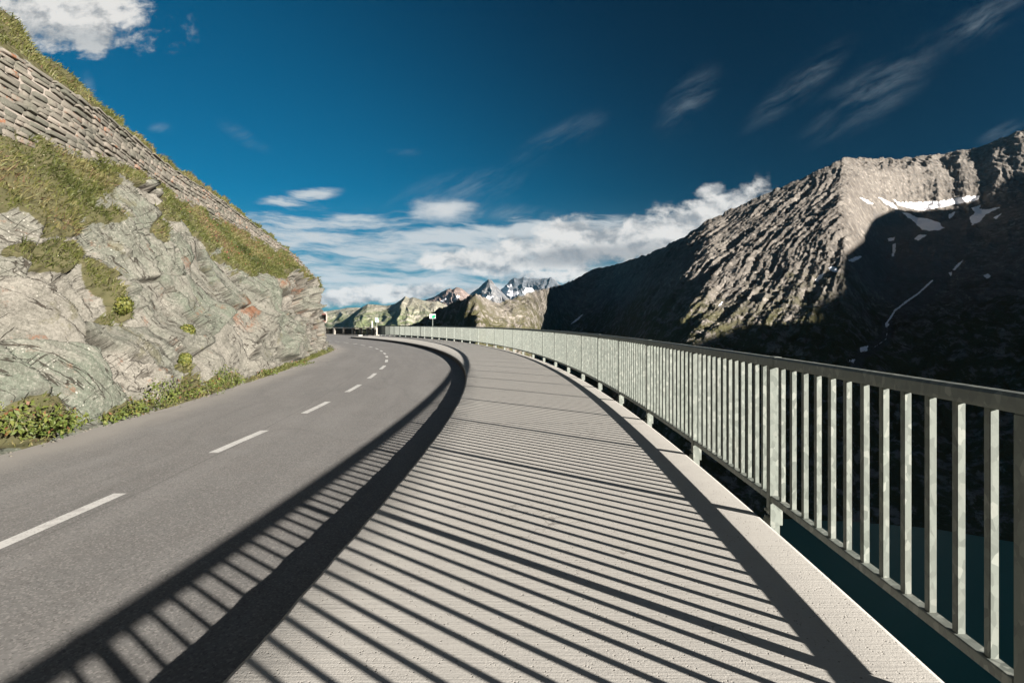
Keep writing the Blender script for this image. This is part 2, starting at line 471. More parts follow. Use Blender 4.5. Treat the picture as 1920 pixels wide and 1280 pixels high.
# ------------------------------------------------------------------ plan curves of the road (functions of depth Y)
back = np.array([-14., -11, -8, -5, -2])
def bk(x0, Y0, sl): return x0 - (Y0 - back) * (sl + (Y0 - back) / 150.0)
o_pts = [(1.57,1.94),(1.66,3.3),(1.76,5.15),(1.80,7),(1.78,8.7),(1.71,10.45),(1.61,12.2),(1.49,14.35),(1.30,16.3),(1.07,18.1),
         (.80,20.4),(.45,22.5),(.05,24.6),(-.38,26.65),(-.92,28.7),(-1.49,31.1),(-2.14,33.4),(-2.84,35.3),(-3.54,37.2),
         (-4.25,39),(-5.04,41),(-5.9,43),(-6.8,45),(-7.6,46.6),(-8.65,48.6),(-9.4,50),(-10.2,51.2),(-11.1,52.6),(-12.0,53.9),(-12.8,55),(-13.6,56),(-14.4,57)]
i_pts = [(-1.07,1.94),(-1.05,2.23),(-1.01,2.92),(-.93,4.44),(-.887,5.99),(-.886,7.64),(-.905,8.95),(-.955,10.53),(-1.06,12.2),
         (-1.22,13.9),(-1.55,16.5),(-2.28,21.06),(-3.13,24.6),(-4.36,28.7),(-5.85,33),(-9.1,40.8),(-12.9,47.7),(-15.9,52.2),(-19.3,57)]
def fit(pts, deg, sl):
    a = np.array(pts); X = np.r_[bk(a[0,0], a[0,1], sl), a[:,0]]; Y = np.r_[back, a[:,1]]
    w = np.r_[np.ones(len(back)) * .7, np.full(len(a), 1.0)]
    w[len(back):] = 1.0 / (0.25 + a[:,1] / 30)
    return np.polynomial.Polynomial.fit(Y, X, deg, w=w)
OUT = fit(o_pts, 7, 0.06); INN = fit(i_pts, 7, 0.05)
def x_out(Y): return OUT(np.asarray(Y, float))
def x_inn(Y): return INN(np.asarray(Y, float))
lft = np.array([(-6.9,-14),(-6.6,-8),(-5.75,-2),(-5.58,3),(-5.61,5.85),(-5.66,6.56),(-5.79,7.62),(-5.92,8.93),(-6.18,11.03),(-6.6,13.7),(-7.15,16.9),(-8.46,23.5),(-9.95,29.9),
                (-12.6,36.5),(-15.6,42.0),(-19.5,48.0),(-24.5,54),(-31,59.5),(-40,64)])
def left_edge(Y): return smooth_interp(lft[:,1], lft[:,0], Y)

def strip_nodes(ys, fn):
    X = fn(ys); P = np.stack([X, ys], -1)
    T = np.gradient(P, axis=0); T /= np.linalg.norm(T, axis=1)[:, None]
    N = np.stack([T[:,1], -T[:,0]], -1)      # outward = right of travel
    s = np.r_[0, np.cumsum(np.linalg.norm(np.diff(P, axis=0), axis=1))]
    return P, N, s

ZR = -0.15   # road level
# ---- asphalt
ys = np.concatenate([np.arange(-14, 30, 0.5), np.arange(30, 66, 1.0)])
L_ = np.stack([left_edge(np.minimum(ys, 64)) - 0.7, ys], -1)
R_ = np.stack([np.where(ys < 51, x_inn(np.minimum(ys, 52)) + 0.4, 0), ys], -1)
far_r = smooth_interp([50, 52, 56, 58.5, 66], [-14.3, -14.2, -13.6, -13.2, -13], ys)
R_[:,0] = np.where(ys < 50.5, R_[:,0], far_r)
R_[:,0] = np.where((ys > 47) & (ys < 52), np.minimum(R_[:,0], x_out(np.minimum(ys,56)) - 0.3), R_[:,0])
nv = 14
t = np.linspace(0, 1, nv)[None, :, None]
P = np.zeros((len(ys), nv, 3)); P[..., :2] = L_[:, None] * (1 - t) + R_[:, None] * t
P[..., 2] = ZR
P[..., 2] += np.clip((P[..., 1] - 50) / 14, 0, 1) ** 1.2 * 0.10
_, _, s_ = strip_nodes(ys, lambda y: left_edge(np.minimum(y, 64)))
uvr = np.zeros((len(ys), nv, 2)); uvr[..., 0] = s_[:, None]; uvr[..., 1] = np.linalg.norm(P[..., :2] - L_[:, None], axis=-1) - 0.7
road = grid_mesh('road', P, M['asphalt'], uv=uvr, flip=True); tag(road, kind='structure')

# ---- walkway slab with its kerb face
ys = np.concatenate([np.arange(-14, 0, 0.25), np.arange(0, 12, 0.05), np.arange(12, 30, 0.25), np.arange(30, 56.3, 0.5)])
Po, No, so = strip_nodes(ys, x_out); 
Pi = np.stack([x_inn(ys), ys], -1)
ramp = ys > 52.2
Pi[ramp, 0] = np.interp(ys[ramp], [52.2, 57], [-15.9, -14.9])
Pi[:, 0] += fbm(ys * 1.9, ys * 0, 4, 3) * 0.014
rows = []
uvw = []
def lerp(a, b, t): return a * (1 - t) + b * t
cross = [('i', 0.0, -0.34), ('i', -0.004, -0.03), ('i', 0.012, -0.006), ('i', 0.035, 0.0)] + [('m', k / 8.0, 0.0) for k in range(1, 8)] + \
        [('o', -0.03, 0.0), ('o', -0.008, -0.004), ('o', 0.0, -0.02), ('o', 0.0, -0.33), ('o', -0.6, -0.36)]
for kind, d, z in cross:
    if kind == 'i': q = Pi + No * d
    elif kind == 'o': q = Po + No * d
    else: q = lerp(Pi, Po, d)
    zz = np.full(len(ys), z)
    if kind == 'i': zz = zz + (fbm(ys * 2.2, ys * 0 + d * 9, 3, 8) * 0.008 if z > -0.1 else 0)
    rows.append(np.c_[q, zz]); uvw.append(np.c_[so, np.linalg.norm(q - Pi, axis=1)])
P = np.stack(rows, 1); uvv = np.stack(uvw, 1)
walk = grid_mesh('walkway', P, M['concrete'], smooth=False, uv=uvv, flip=True); tag(walk, kind='structure')
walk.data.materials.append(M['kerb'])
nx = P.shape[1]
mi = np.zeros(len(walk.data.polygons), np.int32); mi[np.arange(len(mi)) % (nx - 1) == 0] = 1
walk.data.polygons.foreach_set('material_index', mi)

# ---- painted centre dashes
mk_pts = np.array([(-3.55,-6),(-3.40,-2),(-3.36,2),(-3.35,4.5),(-3.36,6.5),(-3.36,8.6),(-3.42,10),(-3.55,12),(-3.82,14.4),(-4.07,16.2),(-4.39,18.4),(-4.87,20.7),(-5.47,23.3),
    (-6.2,25.9),(-7.05,28.6),(-7.93,31),(-9.0,33.5),(-10.1,35.8),(-11.3,38.1),(-12.7,40.5),(-14.1,42.8),(-15.4,44.9),(-18.0,48.6),(-21,52.5)])
dash = [(-1.9,-0.7),(0.85,2.1),(3.2,4.56),(5.99,7.24),(8.62,9.9),(11.29,12.66),(14.1,15.5),(16.9,18.35),(19.95,21.35)]
Yd = 22.6
while Yd < 50: dash.append((Yd, Yd + 1.25)); Yd += 2.42
v = []; f = []
for a, b_ in dash:
    yy = np.linspace(a, b_, 6); P_, N_, _ = strip_nodes(yy, lambda y: smooth_interp(mk_pts[:,1], mk_pts[:,0], y))
    o = len(v)
    for k in range(6):
        for sgn in (-1, 1):
            wv = 0.055 + random.uniform(-.002, .002)
            q = P_[k] + N_[k] * sgn * wv; v.append((q[0], q[1], ZR + 0.004))
    for k in range(5): f.append([o + 2*k, o + 2*k+1, o + 2*k+3, o + 2*k+2])
tag(raw_mesh('lane_markings', v, f, M['paint']), kind='structure')

# ------------------------------------------------------------------ railing
RO = 0.075  # railing centre line outside the slab edge
yr = np.arange(-13, 57.3, 0.1)
Pr_, Nr_, sr_ = strip_nodes(yr, x_out)
Pr = Pr_ + Nr_ * RO
def rail_at_s(s):
    x = np.interp(s, sr_, Pr[:,0]); y = np.interp(s, sr_, Pr[:,1])
    nx_ = np.interp(s, sr_, Nr_[:,0]); ny_ = np.interp(s, sr_, Nr_[:,1]); l = math.hypot(nx_, ny_)
    return x, y, nx_ / l, ny_ / l
ratio = np.where(Pr[:,1] > 0.8, (Pr[:,0] / np.maximum(Pr[:,1], .1)), 9)
post_px = [1952,1457,1305,1219,1165,1125,1093,1066,1042,1020,1000,981,963,946.5,929.5,913,897,881,866,851.5,837,823,809.5,796,782,771,760,749,739.5,730,721,714,709]
ss = []
for px in post_px:
    a = (px - XC) / F; k = np.where(ratio <= a)[0]
    ss.append(sr_[k[0]] if len(k) else sr_[-1])
ss = np.array(sorted(set(np.round(ss, 3))))
# gently even out the measured spacings
for _ in range(3):
    c = ss.copy(); ss[4:-1] = 0.5 * c[4:-1] + 0.25 * (c[3:-2] + c[5:])
L0 = ss[1] - ss[0]
pre = []
s0 = ss[0] - 1.9
while s0 > 0.3: pre.append(s0); s0 -= 1.9
ss = np.r_[pre[::-1], ss]
first_vis = len(pre)

r0 = rail_at_s(ss[first_vis])
rail = empty('railing', (float(Pr_[0,0]) , float(Pr_[0,1]), 0))
tag(rail, 'galvanised steel railing of upright bars curving along the outer edge of the concrete walkway', 'railing')
off = np.array([rail.location.x, rail.location.y])
H_T, H_B = 1.083, 1.018       # handrail
B_T, B_B = 0.155, 0.115      # bottom rail
hp = [(-0.03, H_B), (-0.032, H_B + .012), (-0.032, H_T - .014), (-0.02, H_T - .002), (0.0, H_T), (0.02, H_T - .002), (0.032, H_T - .014), (0.032, H_B + .012), (0.03, H_B)]
bp = [(-0.025, B_B), (-0.025, B_T - .004), (-0.021, B_T), (0.021, B_T), (0.025, B_T - .004), (0.025, B_B)]
def seg_pts(sa, sb, n):
    q = [rail_at_s(s) for s in np.linspace(sa, sb, n)]
    return [(a - off[0], b - off[1], 0) for a, b, _, _ in q], [(c, d) for _, _, c, d in q]
# handrail lengths: joints near every third post
jn = list(range(first_vis % 1, len(ss), 1))
cuts = [ss[0]] + [ss[i] - 0.05 for i in range(1, len(ss) - 1) if (i - first_vis - 1) % 2 == 0] + [ss[-1] + 0.03]
for a, b_ in zip(cuts[:-1], cuts[1:]):
    mb = MB(); pts, nr = seg_pts(a + 0.0025, b_ - 0.0025, max(3, int((b_ - a) / .25))); mb.sweep(pts, nr, hp)
    mb.build('handrail', M['rail_top'], rail)
for c in cuts[1:-1]:
    mb = MB(); pts, nr = seg_pts(c - 0.035, c + 0.035, 3)
    mb.sweep(pts, nr, [(x * 1.07, z * 1.0 + (0.0025 if z > 1.06 else -0.0025)) for x, z in hp]); mb.build('rail_sleeve', M['galv'], rail)
for a, b_ in zip(ss[:-1], ss[1:]):
    mb = MB(); pts, nr = seg_pts(a + 0.034, b_ - 0.034, 5); mb.sweep(pts, nr, bp); mb.build('bottom_rail', M['galv'], rail)

def post_objs():
    mb = MB(); mb.box((0, 0, (H_B + 0.0) / 2 + 0.01), (0.060, 0.050, H_B - 0.022), bev=0.004)
    p = mb.build('post', M['galv'], rail)
    mb = MB()
    mb.box((0.012, -0.030, 0.03), (0.082, 0.009, 0.145), bev=0.002)
    mb.box((0.004, -0.030, -0.125), (0.060, 0.009, 0.165), bev=0.002)
    mb.box((-0.062, 0.010, -0.13), (0.012, 0.12, 0.20), bev=0.002)
    mb.box((-0.030, 0.010, -0.10), (0.052, 0.012, 0.19), bev=0.002)
    for y, z in ((-0.032, -0.07), (0.052, -0.07)):
        mb.cyl((-0.048, y, z), 0.012, 0.03, 'X', 6)
    for z in (0.05, -0.0):
        mb.cyl((-0.034, 0.012, z), 0.011, 0.022, 'X', 6)
    b = mb.build('bracket', M['galv'], p)
    return p, b
proto = None
for i, s in enumerate(ss):
    x, y, nx_, ny_ = rail_at_s(s); rz = math.atan2(ny_, nx_)
    if proto is None:
        proto = post_objs(); p = proto[0]
    else:
        p = proto[0].copy(); COL.objects.link(p); p.parent = rail
        b = proto[1].copy(); COL.objects.link(b); b.parent = p
    p.location = (x - off[0], y - off[1], 0); p.rotation_euler = (0, 0, rz)
mb = MB(); mb.box((0, 0, (H_B + B_T) / 2), (0.030, 0.028, H_B - B_T - 0.002), bev=0.0025)
bal = mb.build('baluster', M['galv'], rail)
NB = 13
slots = []
for i, (a, b_) in enumerate(zip(ss[:-1], ss[1:])):
    for k in range(1, NB):
        slots.append((a + (b_ - a) * k / NB, i))
vis = [q for q in slots if q[1] >= first_vis][:100]
visset = set(vis)
for j, (s, i) in enumerate(vis):
    o = bal if j == 0 else bal.copy()
    if j: COL.objects.link(o); o.parent = rail
    x, y, nx_, ny_ = rail_at_s(s); o.location = (x - off[0], y - off[1], 0); o.rotation_euler = (0, 0, math.atan2(ny_, nx_) + random.gauss(0, .02))
mb = MB()
bv = [v.co.copy() for v in bal.data.vertices]; bf = [list(p.vertices) for p in bal.data.polygons]
for s, i in slots:
    if (s, i) in visset: continue
    x, y, nx_, ny_ = rail_at_s(s); o = len(mb.v)
    for c in bv: mb.v.append((x - off[0] + nx_*c.x - ny_*c.y, y - off[1] + ny_*c.x + nx_*c.y, c.z))
    mb.f += [[o + k for k in q] for q in bf]
m = bpy.data.meshes.new('balusters'); m.from_pydata(mb.v, [], mb.f); m.materials.append(M['galv'])
o = link(bpy.data.objects.new('balusters', m), rail); tag(o, 'closely set upright bars farther along the railing', kind='stuff')

# ------------------------------------------------------------------ cliff on the left
def st_px(lst): return [at(*q) for q in lst]
ST = []
ST.append([np.array(q, float) for q in [(-6.55,-10,ZR),(-6.85,-10,-.05),(-7.6,-10,1.1),(-8.5,-10,2.8),(-9.6,-10,4.5),(-9.9,-10,6.0),(-11.4,-10,7.3),(-16,-10,8.6)]])
ST.append([np.array(q, float) for q in [(-5.70,1.0,ZR),(-6.0,1.0,-.06),(-6.8,1.2,1.1),(-7.7,1.4,2.8),(-8.55,1.6,4.5),(-8.8,1.6,5.98),(-10.2,2,7.4),(-15,3,8.5)]])
ST.append(st_px([(0,855,5.85),(-15,832,6.05),(-5,640,7.2),(0,420,8.15),(0,245,9.0),(0,105,9.3),(0,35,10.6)]) + [np.array((-14.5,14,7.4))])
ST.append(st_px([(110,824,6.68),(100,808,6.85),(110,640,8.0),(110,445,9.0),(110,285,10.2),(110,170,10.55),(110,143,11.6)]) + [np.array((-13.5,15.5,7.0))])
ST.append(st_px([(200,797,7.62),(195,782,7.9),(200,620,9.2),(200,348,11.2),(200,308,12.0),(200,230,12.4),(200,226,13.2)]) + [np.array((-14,18,6.6))])
ST.append(st_px([(300,769,8.93),(295,754,9.2),(300,600,11.0),(295,380,13.6),(300,357,14.8),(300,308,15.3),(300,305,16.2)]) + [np.array((-14.5,21,6.3))])
ST.append(st_px([(400,738,11.03),(396,724,11.35),(400,600,13.5),(395,478,16.0),(400,412,18.6),(400,372,19.2),(400,371,20)]) + [np.array((-15,25,6.0))])
ST.append(st_px([(480,712,13.7),(478,701,14.1),(480,600,16.8),(478,516,19.4),(480,452,23.0),(480,430,23.6),(480,430,24.3)]) + [np.array((-15.5,28,5.7))])
ST.append(st_px([(540,692,16.9),(538,684,17.3),(540,600,20.2),(540,512,23.6),(538,484,26.4),(538,474,26.9),(538,475,27.6)]) + [np.array((-16,31,5.0))])
ST.append(st_px([(582,675,21.1),(578,667,21.6),(577,600,24.0),(574,530,27.0),(573,512,28.8),(573,507,29.2),(570,508,30)]) + [np.array((-17,33,4.4))])
ST.append(st_px([(628,655,29.9),(616,649,29.6),(606,600,29.8),(599,553,30.3),(597,543,31.0),(595,541,31.4)]) + [np.array((-12.6,32.5,3.4)), np.array((-17,35,3.6))])
ST.append([np.array(q, float) for q in [(-12.7,36.5,ZR),(-13.1,36.2,-.02),(-13.9,35.6,1.2),(-14.7,35.2,2.8),(-15.0,35.0,3.1),(-15.3,34.8,3.3),(-16,34.6,3.4),(-19,35.5,3.7)]])
ST.append([np.array(q, float) for q in [(-19.6,48,ZR),(-20,47.7,0),(-21,46.5,1.3),(-22,45.6,3.0),(-22.4,45.2,3.3),(-22.8,45,3.5),(-23.5,44.5,3.6),(-27,43,4.0)]])
ST.append([np.array(q, float) for q in [(-32,60,ZR),(-32.3,59.5,0),(-33,58,1.4),(-34,56.5,3.0),(-34.4,56,3.4),(-34.8,55.6,3.6),(-35.5,55,3.8),(-39,52,4.2)]])
ST = np.array(ST)                                   # (stations, 8, 3)
sb = np.r_[0, np.cumsum(np.linalg.norm(np.diff(ST[:, 2, :2], axis=0), axis=1))]
fine_s = np.linspace(0, sb[-1], 4000)
base = smooth_interp(sb, ST[:, 2], fine_s)
dist = np.maximum(np.hypot(base[:,0], base[:,1]), 6.0)
dist = np.where(base[:,1] < 4.5, 40, dist); dist = np.where(base[:,1] > 33.5, 60, dist)
dens = 1 / (0.0034 * dist); cum = np.r_[0, np.cumsum((dens[1:] + dens[:-1]) / 2 * np.diff(fine_s))]
NC = int(cum[-1]); cs = np.interp(np.linspace(0, cum[-1], NC), cum, fine_s)
K = smooth_interp(sb, ST, cs) if False else np.stack([smooth_interp(sb, ST[:, k], cs) for k in range(8)], 1)   # (NC, 8, 3)
lv_n = [6, 105, 110, 52, 40, 26, 22]                 # rows per level interval
rows = []; lev = []
for k in range(7):
    n = lv_n[k]
    for j in range(n):
        tt = j / n
        p0 = K[:, max(k-1, 0)]; p1 = K[:, k]; p2 = K[:, k+1]; p3 = K[:, min(k+2, 7)]
        lin = p1 * (1 - tt) + p2 * tt
        cr = 0.5 * ((2*p1) + (-p0 + p2)*tt + (2*p0 - 5*p1 + 4*p2 - p3)*tt**2 + (-p0 + 3*p1 - 3*p2 + p3)*tt**3)
        w = 0.45 if k in (1, 2, 3) else 0.0
        rows.append(lin * (1 - w) + cr * w); lev.append(k + tt)
rows.append(K[:, 7]); lev.append(7.0)
C = np.stack(rows, 0); lev = np.array(lev)[:, None] * np.ones((1, NC))      # (NR, NC, 3)
NR = C.shape[0]
du = np.gradient(C, axis=1); dv = np.gradient(C, axis=0)
Nn = np.cross(du, dv); Nn /= np.maximum(np.linalg.norm(Nn, axis=-1), 1e-9)[..., None]
if Nn[NR//2, NC//3, 0] < 0: Nn = -Nn
hh = np.concatenate([np.zeros((1, NC)), np.cumsum(np.linalg.norm(np.diff(C, axis=0), axis=-1), axis=0)], 0)
sS = np.ones((NR, 1)) * cs[None, :]
CUV = np.stack([sS, hh], -1)
px_, py_ = proj(C)
th = math.radians(33)
wx = fbm(sS * .5, hh * .5, 2, 41) * 0.22 + fbm(sS * 4, hh * 4, 2, 42) * .03; wy = fbm(sS * .5, hh * .5, 2, 47) * 0.16 + fbm(sS * 4, hh * 4, 2, 43) * .02
al = (sS + wx) * math.cos(th) - (hh + wy) * math.sin(th); be = (sS + wx) * math.sin(th) + (hh + wy) * math.cos(th)
def patch0(x, y, rx, ry, ang=0):
    c, s_c = math.cos(math.radians(ang)), math.sin(math.radians(ang))
    a = (px_ - x) * c + (py_ - y) * s_c; b = -(px_ - x) * s_c + (py_ - y) * c
    return sstep(1.1, 0.6, np.sqrt((a / rx)**2 + (b / ry)**2))
smoothz = np.maximum.reduce([patch0(90, 590, 140, 90, 20), patch0(415, 590, 150, 55, 52), patch0(90, 740, 150, 60, 20), patch0(250, 640, 90, 50, 50)])
brk = np.clip(sstep(-0.25, 0.35, fbm(sS * .45, hh * .45, 3, 71)) * (1 - .85 * smoothz) + np.maximum(patch0(250, 430, 130, 70, 45), patch0(300, 700, 110, 50, 40)) * .7, 0, 1)
f1, f2, c1, dx, dy = worley(al / 3.1, be / 1.05, 3)
D = (c1 - 0.5) * 0.62 + dy * (_h(np.floor(c1*997), np.floor(c1*313), 2) - 0.25) * 0.95 + dx * (c1 * 7 % 1 - .5) * 0.45
crk = sstep(0.035, 0.008, f2 - f1) * sstep(-.3, .2, fbm(sS, hh, 2, 72))
D -= crk * 0.26
cellv = c1
amp2 = 0.12 + 1.0 * brk
f1, f2, c2, dx, dy = worley(al / 1.25 + 7, be / 0.25, 13)
D += amp2 * ((c2 - 0.5) * 0.16 + dy * (c2 * 13 % 1 - 0.3) * 0.16 + dx * (c2 * 5 % 1 - .5) * 0.14)
crk2 = sstep(0.06, 0.01, f2 - f1) * brk * sstep(-.2, .3, fbm(sS * 1.5, hh * 1.5, 2, 73)); D -= crk2 * 0.06
f1, f2, c3, dx, dy = worley(al / 0.45 + 3, be / 0.09, 23)
D += brk * ((c3 - 0.5) * 0.05 + dy * (c3 * 9 % 1 - .5) * 0.05)
crk = np.maximum(crk, crk2 * .8)
lw = be + fbm(al / 2.5, be / 2.5, 3, 81) * .22
q1 = lw / 0.47 + c1 * 3; q2 = lw / 0.15 + fbm(al / .8, be / .3, 2, 82) * .5
sel1 = _h(np.floor(q1), np.floor(al / 1.9 + _h(np.floor(q1), q1 * 0, 4) * 9), 83); sel2 = _h(np.floor(q2), np.floor(al / .8 + _h(np.floor(q2), q2 * 0, 5) * 9), 84)
fz = 1 - .75 * sstep(19, 25, C[..., 1])
D += ((q1 % 1) * sel1 * (0.05 + 0.17 * brk) + (q2 % 1) * sel2 * (0.008 + 0.055 * brk)) * fz
D += fbm(sS * .35, hh * .35, 3, 91) * 0.35 + fbm(sS * 3, hh * 3, 4, 95) * (0.015 + .035 * brk)
# broken, blockier corner of the cliff
blk = sstep(20.5, 26.0, C[..., 1]) * sstep(34, 32, C[..., 1])
f1, f2, c5, dx, dy = worley((sS + hh * .25) / 0.75, (hh) / 1.1, 61)
D += blk * ((c5 - 0.5) * 0.75 + dx * (c5*11 % 1 - .5) * 1.0 - sstep(0.10, 0, f2 - f1) * 0.45)
crk = np.maximum(crk, blk * sstep(.07, .01, f2 - f1))
rustm = blk * sstep(.35, .15, c5) + np.maximum(patch0(505, 520, 40, 30, 20), patch0(455, 590, 40, 16, 50))
rockw = sstep(0.7, 1.25, lev) * (1 - sstep(3.0, 3.5, lev) * 0.75)
rockw = np.where(lev > 4, 0.12, rockw)
rockw *= (1 - 0.25 * sstep(26.0, 29, C[..., 1])); D -= sstep(26.5, 29.5, C[..., 1]) * 0.38
# grass cover
gn = fbm(sS * 1.1, hh * 1.1, 4, 33)
grass = sstep(2.98, 3.16, lev + gn * 0.42) * sstep(4.35, 4.0, lev) + sstep(5.0, 5.25, lev)
def patch(x, y, rx, ry, ang=0, k=1.0):
    c, s = math.cos(math.radians(ang)), math.sin(math.radians(ang))
    a = (px_ - x) * c + (py_ - y) * s; b = -(px_ - x) * s + (py_ - y) * c
    e = np.sqrt((a / rx)**2 + (b / ry)**2) + gn * 0.9
    return sstep(1.15, 0.75, e) * k
for q in [(95,385,95,60,20),(40,330,80,80,0),(60,480,70,16,10),(185,515,70,15,48),(120,475,60,26,15),(225,575,30,14,50),(340,690,12,30,80),(255,765,60,12,-14),(345,742,62,26,-20),(420,718,48,16,-20),
          (45,812,70,26,-8),(505,700,60,8,-22),(585,672,40,7,-22),(215,600,22,10,60),(445,500,30,20,40),(300,400,30,12,30),(500,515,34,16,10),(270,440,16,26,-30)]:
    grass = np.maximum(grass, patch(*q))
grass = np.maximum(grass, sstep(1.08, 0.85, lev) * sstep(0.0, 0.3, gn) * 0.9)
grass = np.clip(grass, 0, 1)
D *= rockw * (1 - 0.35 * grass * (lev > 1.2))
D += grass * (lev > 1.5) * (0.10 + fbm(sS * 2, hh * 2, 3, 55) * 0.16)
D += sstep(5, 5.4, lev) * fbm(sS * 1.4, hh * 1.4, 4, 57) * 0.30
C2 = C + Nn * D[..., None]
low = lev < 0.9
C2[..., 2] = np.where(low, np.maximum(C2[..., 2], ZR - 0.02), C2[..., 2])
C2[..., 2] = np.where(lev < 0.02, ZR - 0.03, C2[..., 2])
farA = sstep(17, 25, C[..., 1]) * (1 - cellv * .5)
cliff = grid_mesh('cliff', C2, M['rock'], smooth=False, uv=CUV, attrs=dict(cell=cellv, grass=grass, far=farA, broken=brk, crack=crk * (rockw > .4), rust=rustm), flip=False)
tag(cliff, kind='structure')

# ---- masonry wall on the cliff
kw4 = K[:, 4]; kw5 = K[:, 5]
arcw = np.r_[0, np.cumsum(np.linalg.norm(np.diff(kw5[:, :2], axis=0), axis=1))]
i0 = 2; i1 = int(np.searchsorted(kw5[:,1], 30.6))
wall = empty('stone_wall', tuple(kw4[NC//3].tolist()))
tag(wall, 'long retaining wall of flat grey rubble stones and pale mortar set in the grassy slope above the cliff', 'wall')
wo = kw4[NC//3]
def wall_pt(a, t, d=0.0):
    q4 = np.array([np.interp(a, arcw, kw4[:, k]) for k in range(3)]); q5 = np.array([np.interp(a, arcw, kw5[:, k]) for k in range(3)])
    tg = np.array([np.interp(a + .3, arcw, kw5[:, k]) - np.interp(a - .3, arcw, kw5[:, k]) for k in range(2)]); tg /= max(np.linalg.norm(tg), 1e-6)
    n = np.array([tg[1], -tg[0], 0.12])
    return q4 * (1 - t) + q5 * t + n * d, tg, n, q5[2] - q4[2]
# mortar backing
aa = np.arange(arcw[i0], arcw[i1], 0.15); tts = np.linspace(-0.1, 1.0, 12)
P = np.array([[wall_pt(a, t_, 0.10 + 0.02 * math.sin(a * 3 + t_ * 5))[0] - wo for a in aa] for t_ in tts])
top = np.array([wall_pt(a, 1.0, -0.25)[0] - wo for a in aa])[None]
grid_mesh('mortar', np.concatenate([P, top], 0), M['mortar'], wall, smooth=True)
# stones
vs = []; fs = []; rn = []
def stone(a, t_, w, h, dep, r):
    c, tg, n, Hh = wall_pt(a, t_, 0.10)
    T = np.array([tg[0], tg[1], 0.0]); U = np.array([0, 0, 1.0]); n_ = np.array([n[0], n[1], 0]); n_ = n_ / np.linalg.norm(n_)
    tl = random.uniform(-.06, .06) - 0.10; T2 = T * math.cos(tl) + U * math.sin(tl); U2 = U * math.cos(tl) - T * math.sin(tl)
    m_ = 8; o = len(vs); ph = random.random() * 6
    ring = []
    for k in range(m_):
        an = 2 * math.pi * (k + .5) / m_
        cx = math.copysign(abs(math.cos(an)) ** 0.22, math.cos(an)); cy = math.copysign(abs(math.sin(an)) ** 0.22, math.sin(an))
        ring.append((cx * w / 2 * random.uniform(.80, 1.05), cy * h / 2 * random.uniform(.70, 1.06)))
    for dd, sc in ((-0.05, 1.0), (dep * 0.92, 0.99), (dep, 0.95)):
        for (x, y) in ring:
            vs.append(c + T2 * x * sc + U2 * y * sc + n_ * dd - wo); rn.append(r)
    vs.append(c + n_ * (dep * random.uniform(.97, 1.06)) - wo); rn.append(r)
    for l in range(2):
        for k in range(m_):
            a0 = o + l*m_ + k; b0 = o + l*m_ + (k+1) % m_
            fs.append((a0, b0, b0 + m_)); fs.append((a0, b0 + m_, a0 + m_))
    for k in range(m_): fs.append((o + 2*m_ + k, o + 2*m_ + (k+1) % m_, o + 3*m_))
A1 = arcw[i1]
t_h = 0
z_c = 0.0
course = 0
maxH = 1.7
while z_c < maxH:
    ch = random.uniform(0.075, 0.135)
    a = arcw[i0] + random.random() * .2
    while a < A1 - 0.1:
        w = random.uniform(0.16, 0.52) * (0.85 if ch < .1 else 1)
        _, _, _, Hh = wall_pt(a + w/2, .5)
        Hh = max(Hh, 0.25)
        # courses hang from the top edge
        zt = z_c + ch / 2 + 0.03 * math.sin(a * .8 + course)
        if zt < Hh + 0.12 and wall_pt(a + w/2, .5)[0][1] > 2.0:
            jitter = random.uniform(-.014, .014)
            stone(a + w/2, 1 - (zt + jitter) / Hh, w - random.uniform(.012, .04), ch - random.uniform(.006, .03), random.uniform(.03, .075), random.random())
        a += w
    z_c += ch; course += 1
a = arcw[i0]
while a < A1 - 0.2:        # flat cap slabs
    w = random.uniform(.35, .8)
    if wall_pt(a + w/2, 1)[0][1] > 2.0: stone(a + w/2, 1.0 + random.uniform(.0, .03), w - .03, random.uniform(.035, .07), random.uniform(.05, .10), random.random())
    a += w
raw_mesh('stones', np.array(vs), np.array(fs), M['stone'], wall, attrs=dict(rnd=np.array(rn)))

# ---- grass on the slopes
gy, gx = np.where((grass > 0.5) & (C[..., 1] > 2.5) & (C[..., 1] < 32.5) & (px_ < 640) & ((lev < 4.0) | (lev > 5.02)) & (px_ > -150))
area = (np.linalg.norm(du, axis=-1) * np.linalg.norm(dv, axis=-1))[gy, gx]
lvv = lev[gy, gx]
wgt = area * sstep(.45, .85, grass[gy, gx] + .35 * fbm(sS[gy, gx] * 3, hh[gy, gx] * 3, 3, 99)) * np.where(lvv < 1.2, 0.5, 1.0) * np.where(lvv > 6.3, 0.4, 1)
NG = 120000
pick = RNG.choice(len(gy), NG, p=wgt / wgt.sum())
ry = gy[pick]; rx = gx[pick]
jx = RNG.random(NG)[:, None]; jy = RNG.random(NG)[:, None]
ry2 = np.minimum(ry + 1, NR - 1); rx2 = np.minimum(rx + 1, NC - 1)
root = C2[ry, rx] + (C2[ry, rx2] - C2[ry, rx]) * jx + (C2[ry2, rx] - C2[ry, rx]) * jy
dens_n = noise2(root[:,0] * 2.3, root[:,1] * 1.9 + root[:,2] * 2, 5) 
ln = (0.045 + RNG.random(NG) ** 2 * 0.12) * (1 + dens_n * 0.7) * np.where(lev[ry, rx] < 1.2, 0.6, 1)
lean = Nn[ry, rx] * 0.6 + np.array([0, 0, 0.62]) + RNG.normal(0, 0.33, (NG, 3)) + np.array([0.12, 0.05, -0.1])
lean /= np.linalg.norm(lean, axis=1)[:, None]
side = np.cross(lean, RNG.normal(0, 1, (NG, 3))); side /= np.linalg.norm(side, axis=1)[:, None]
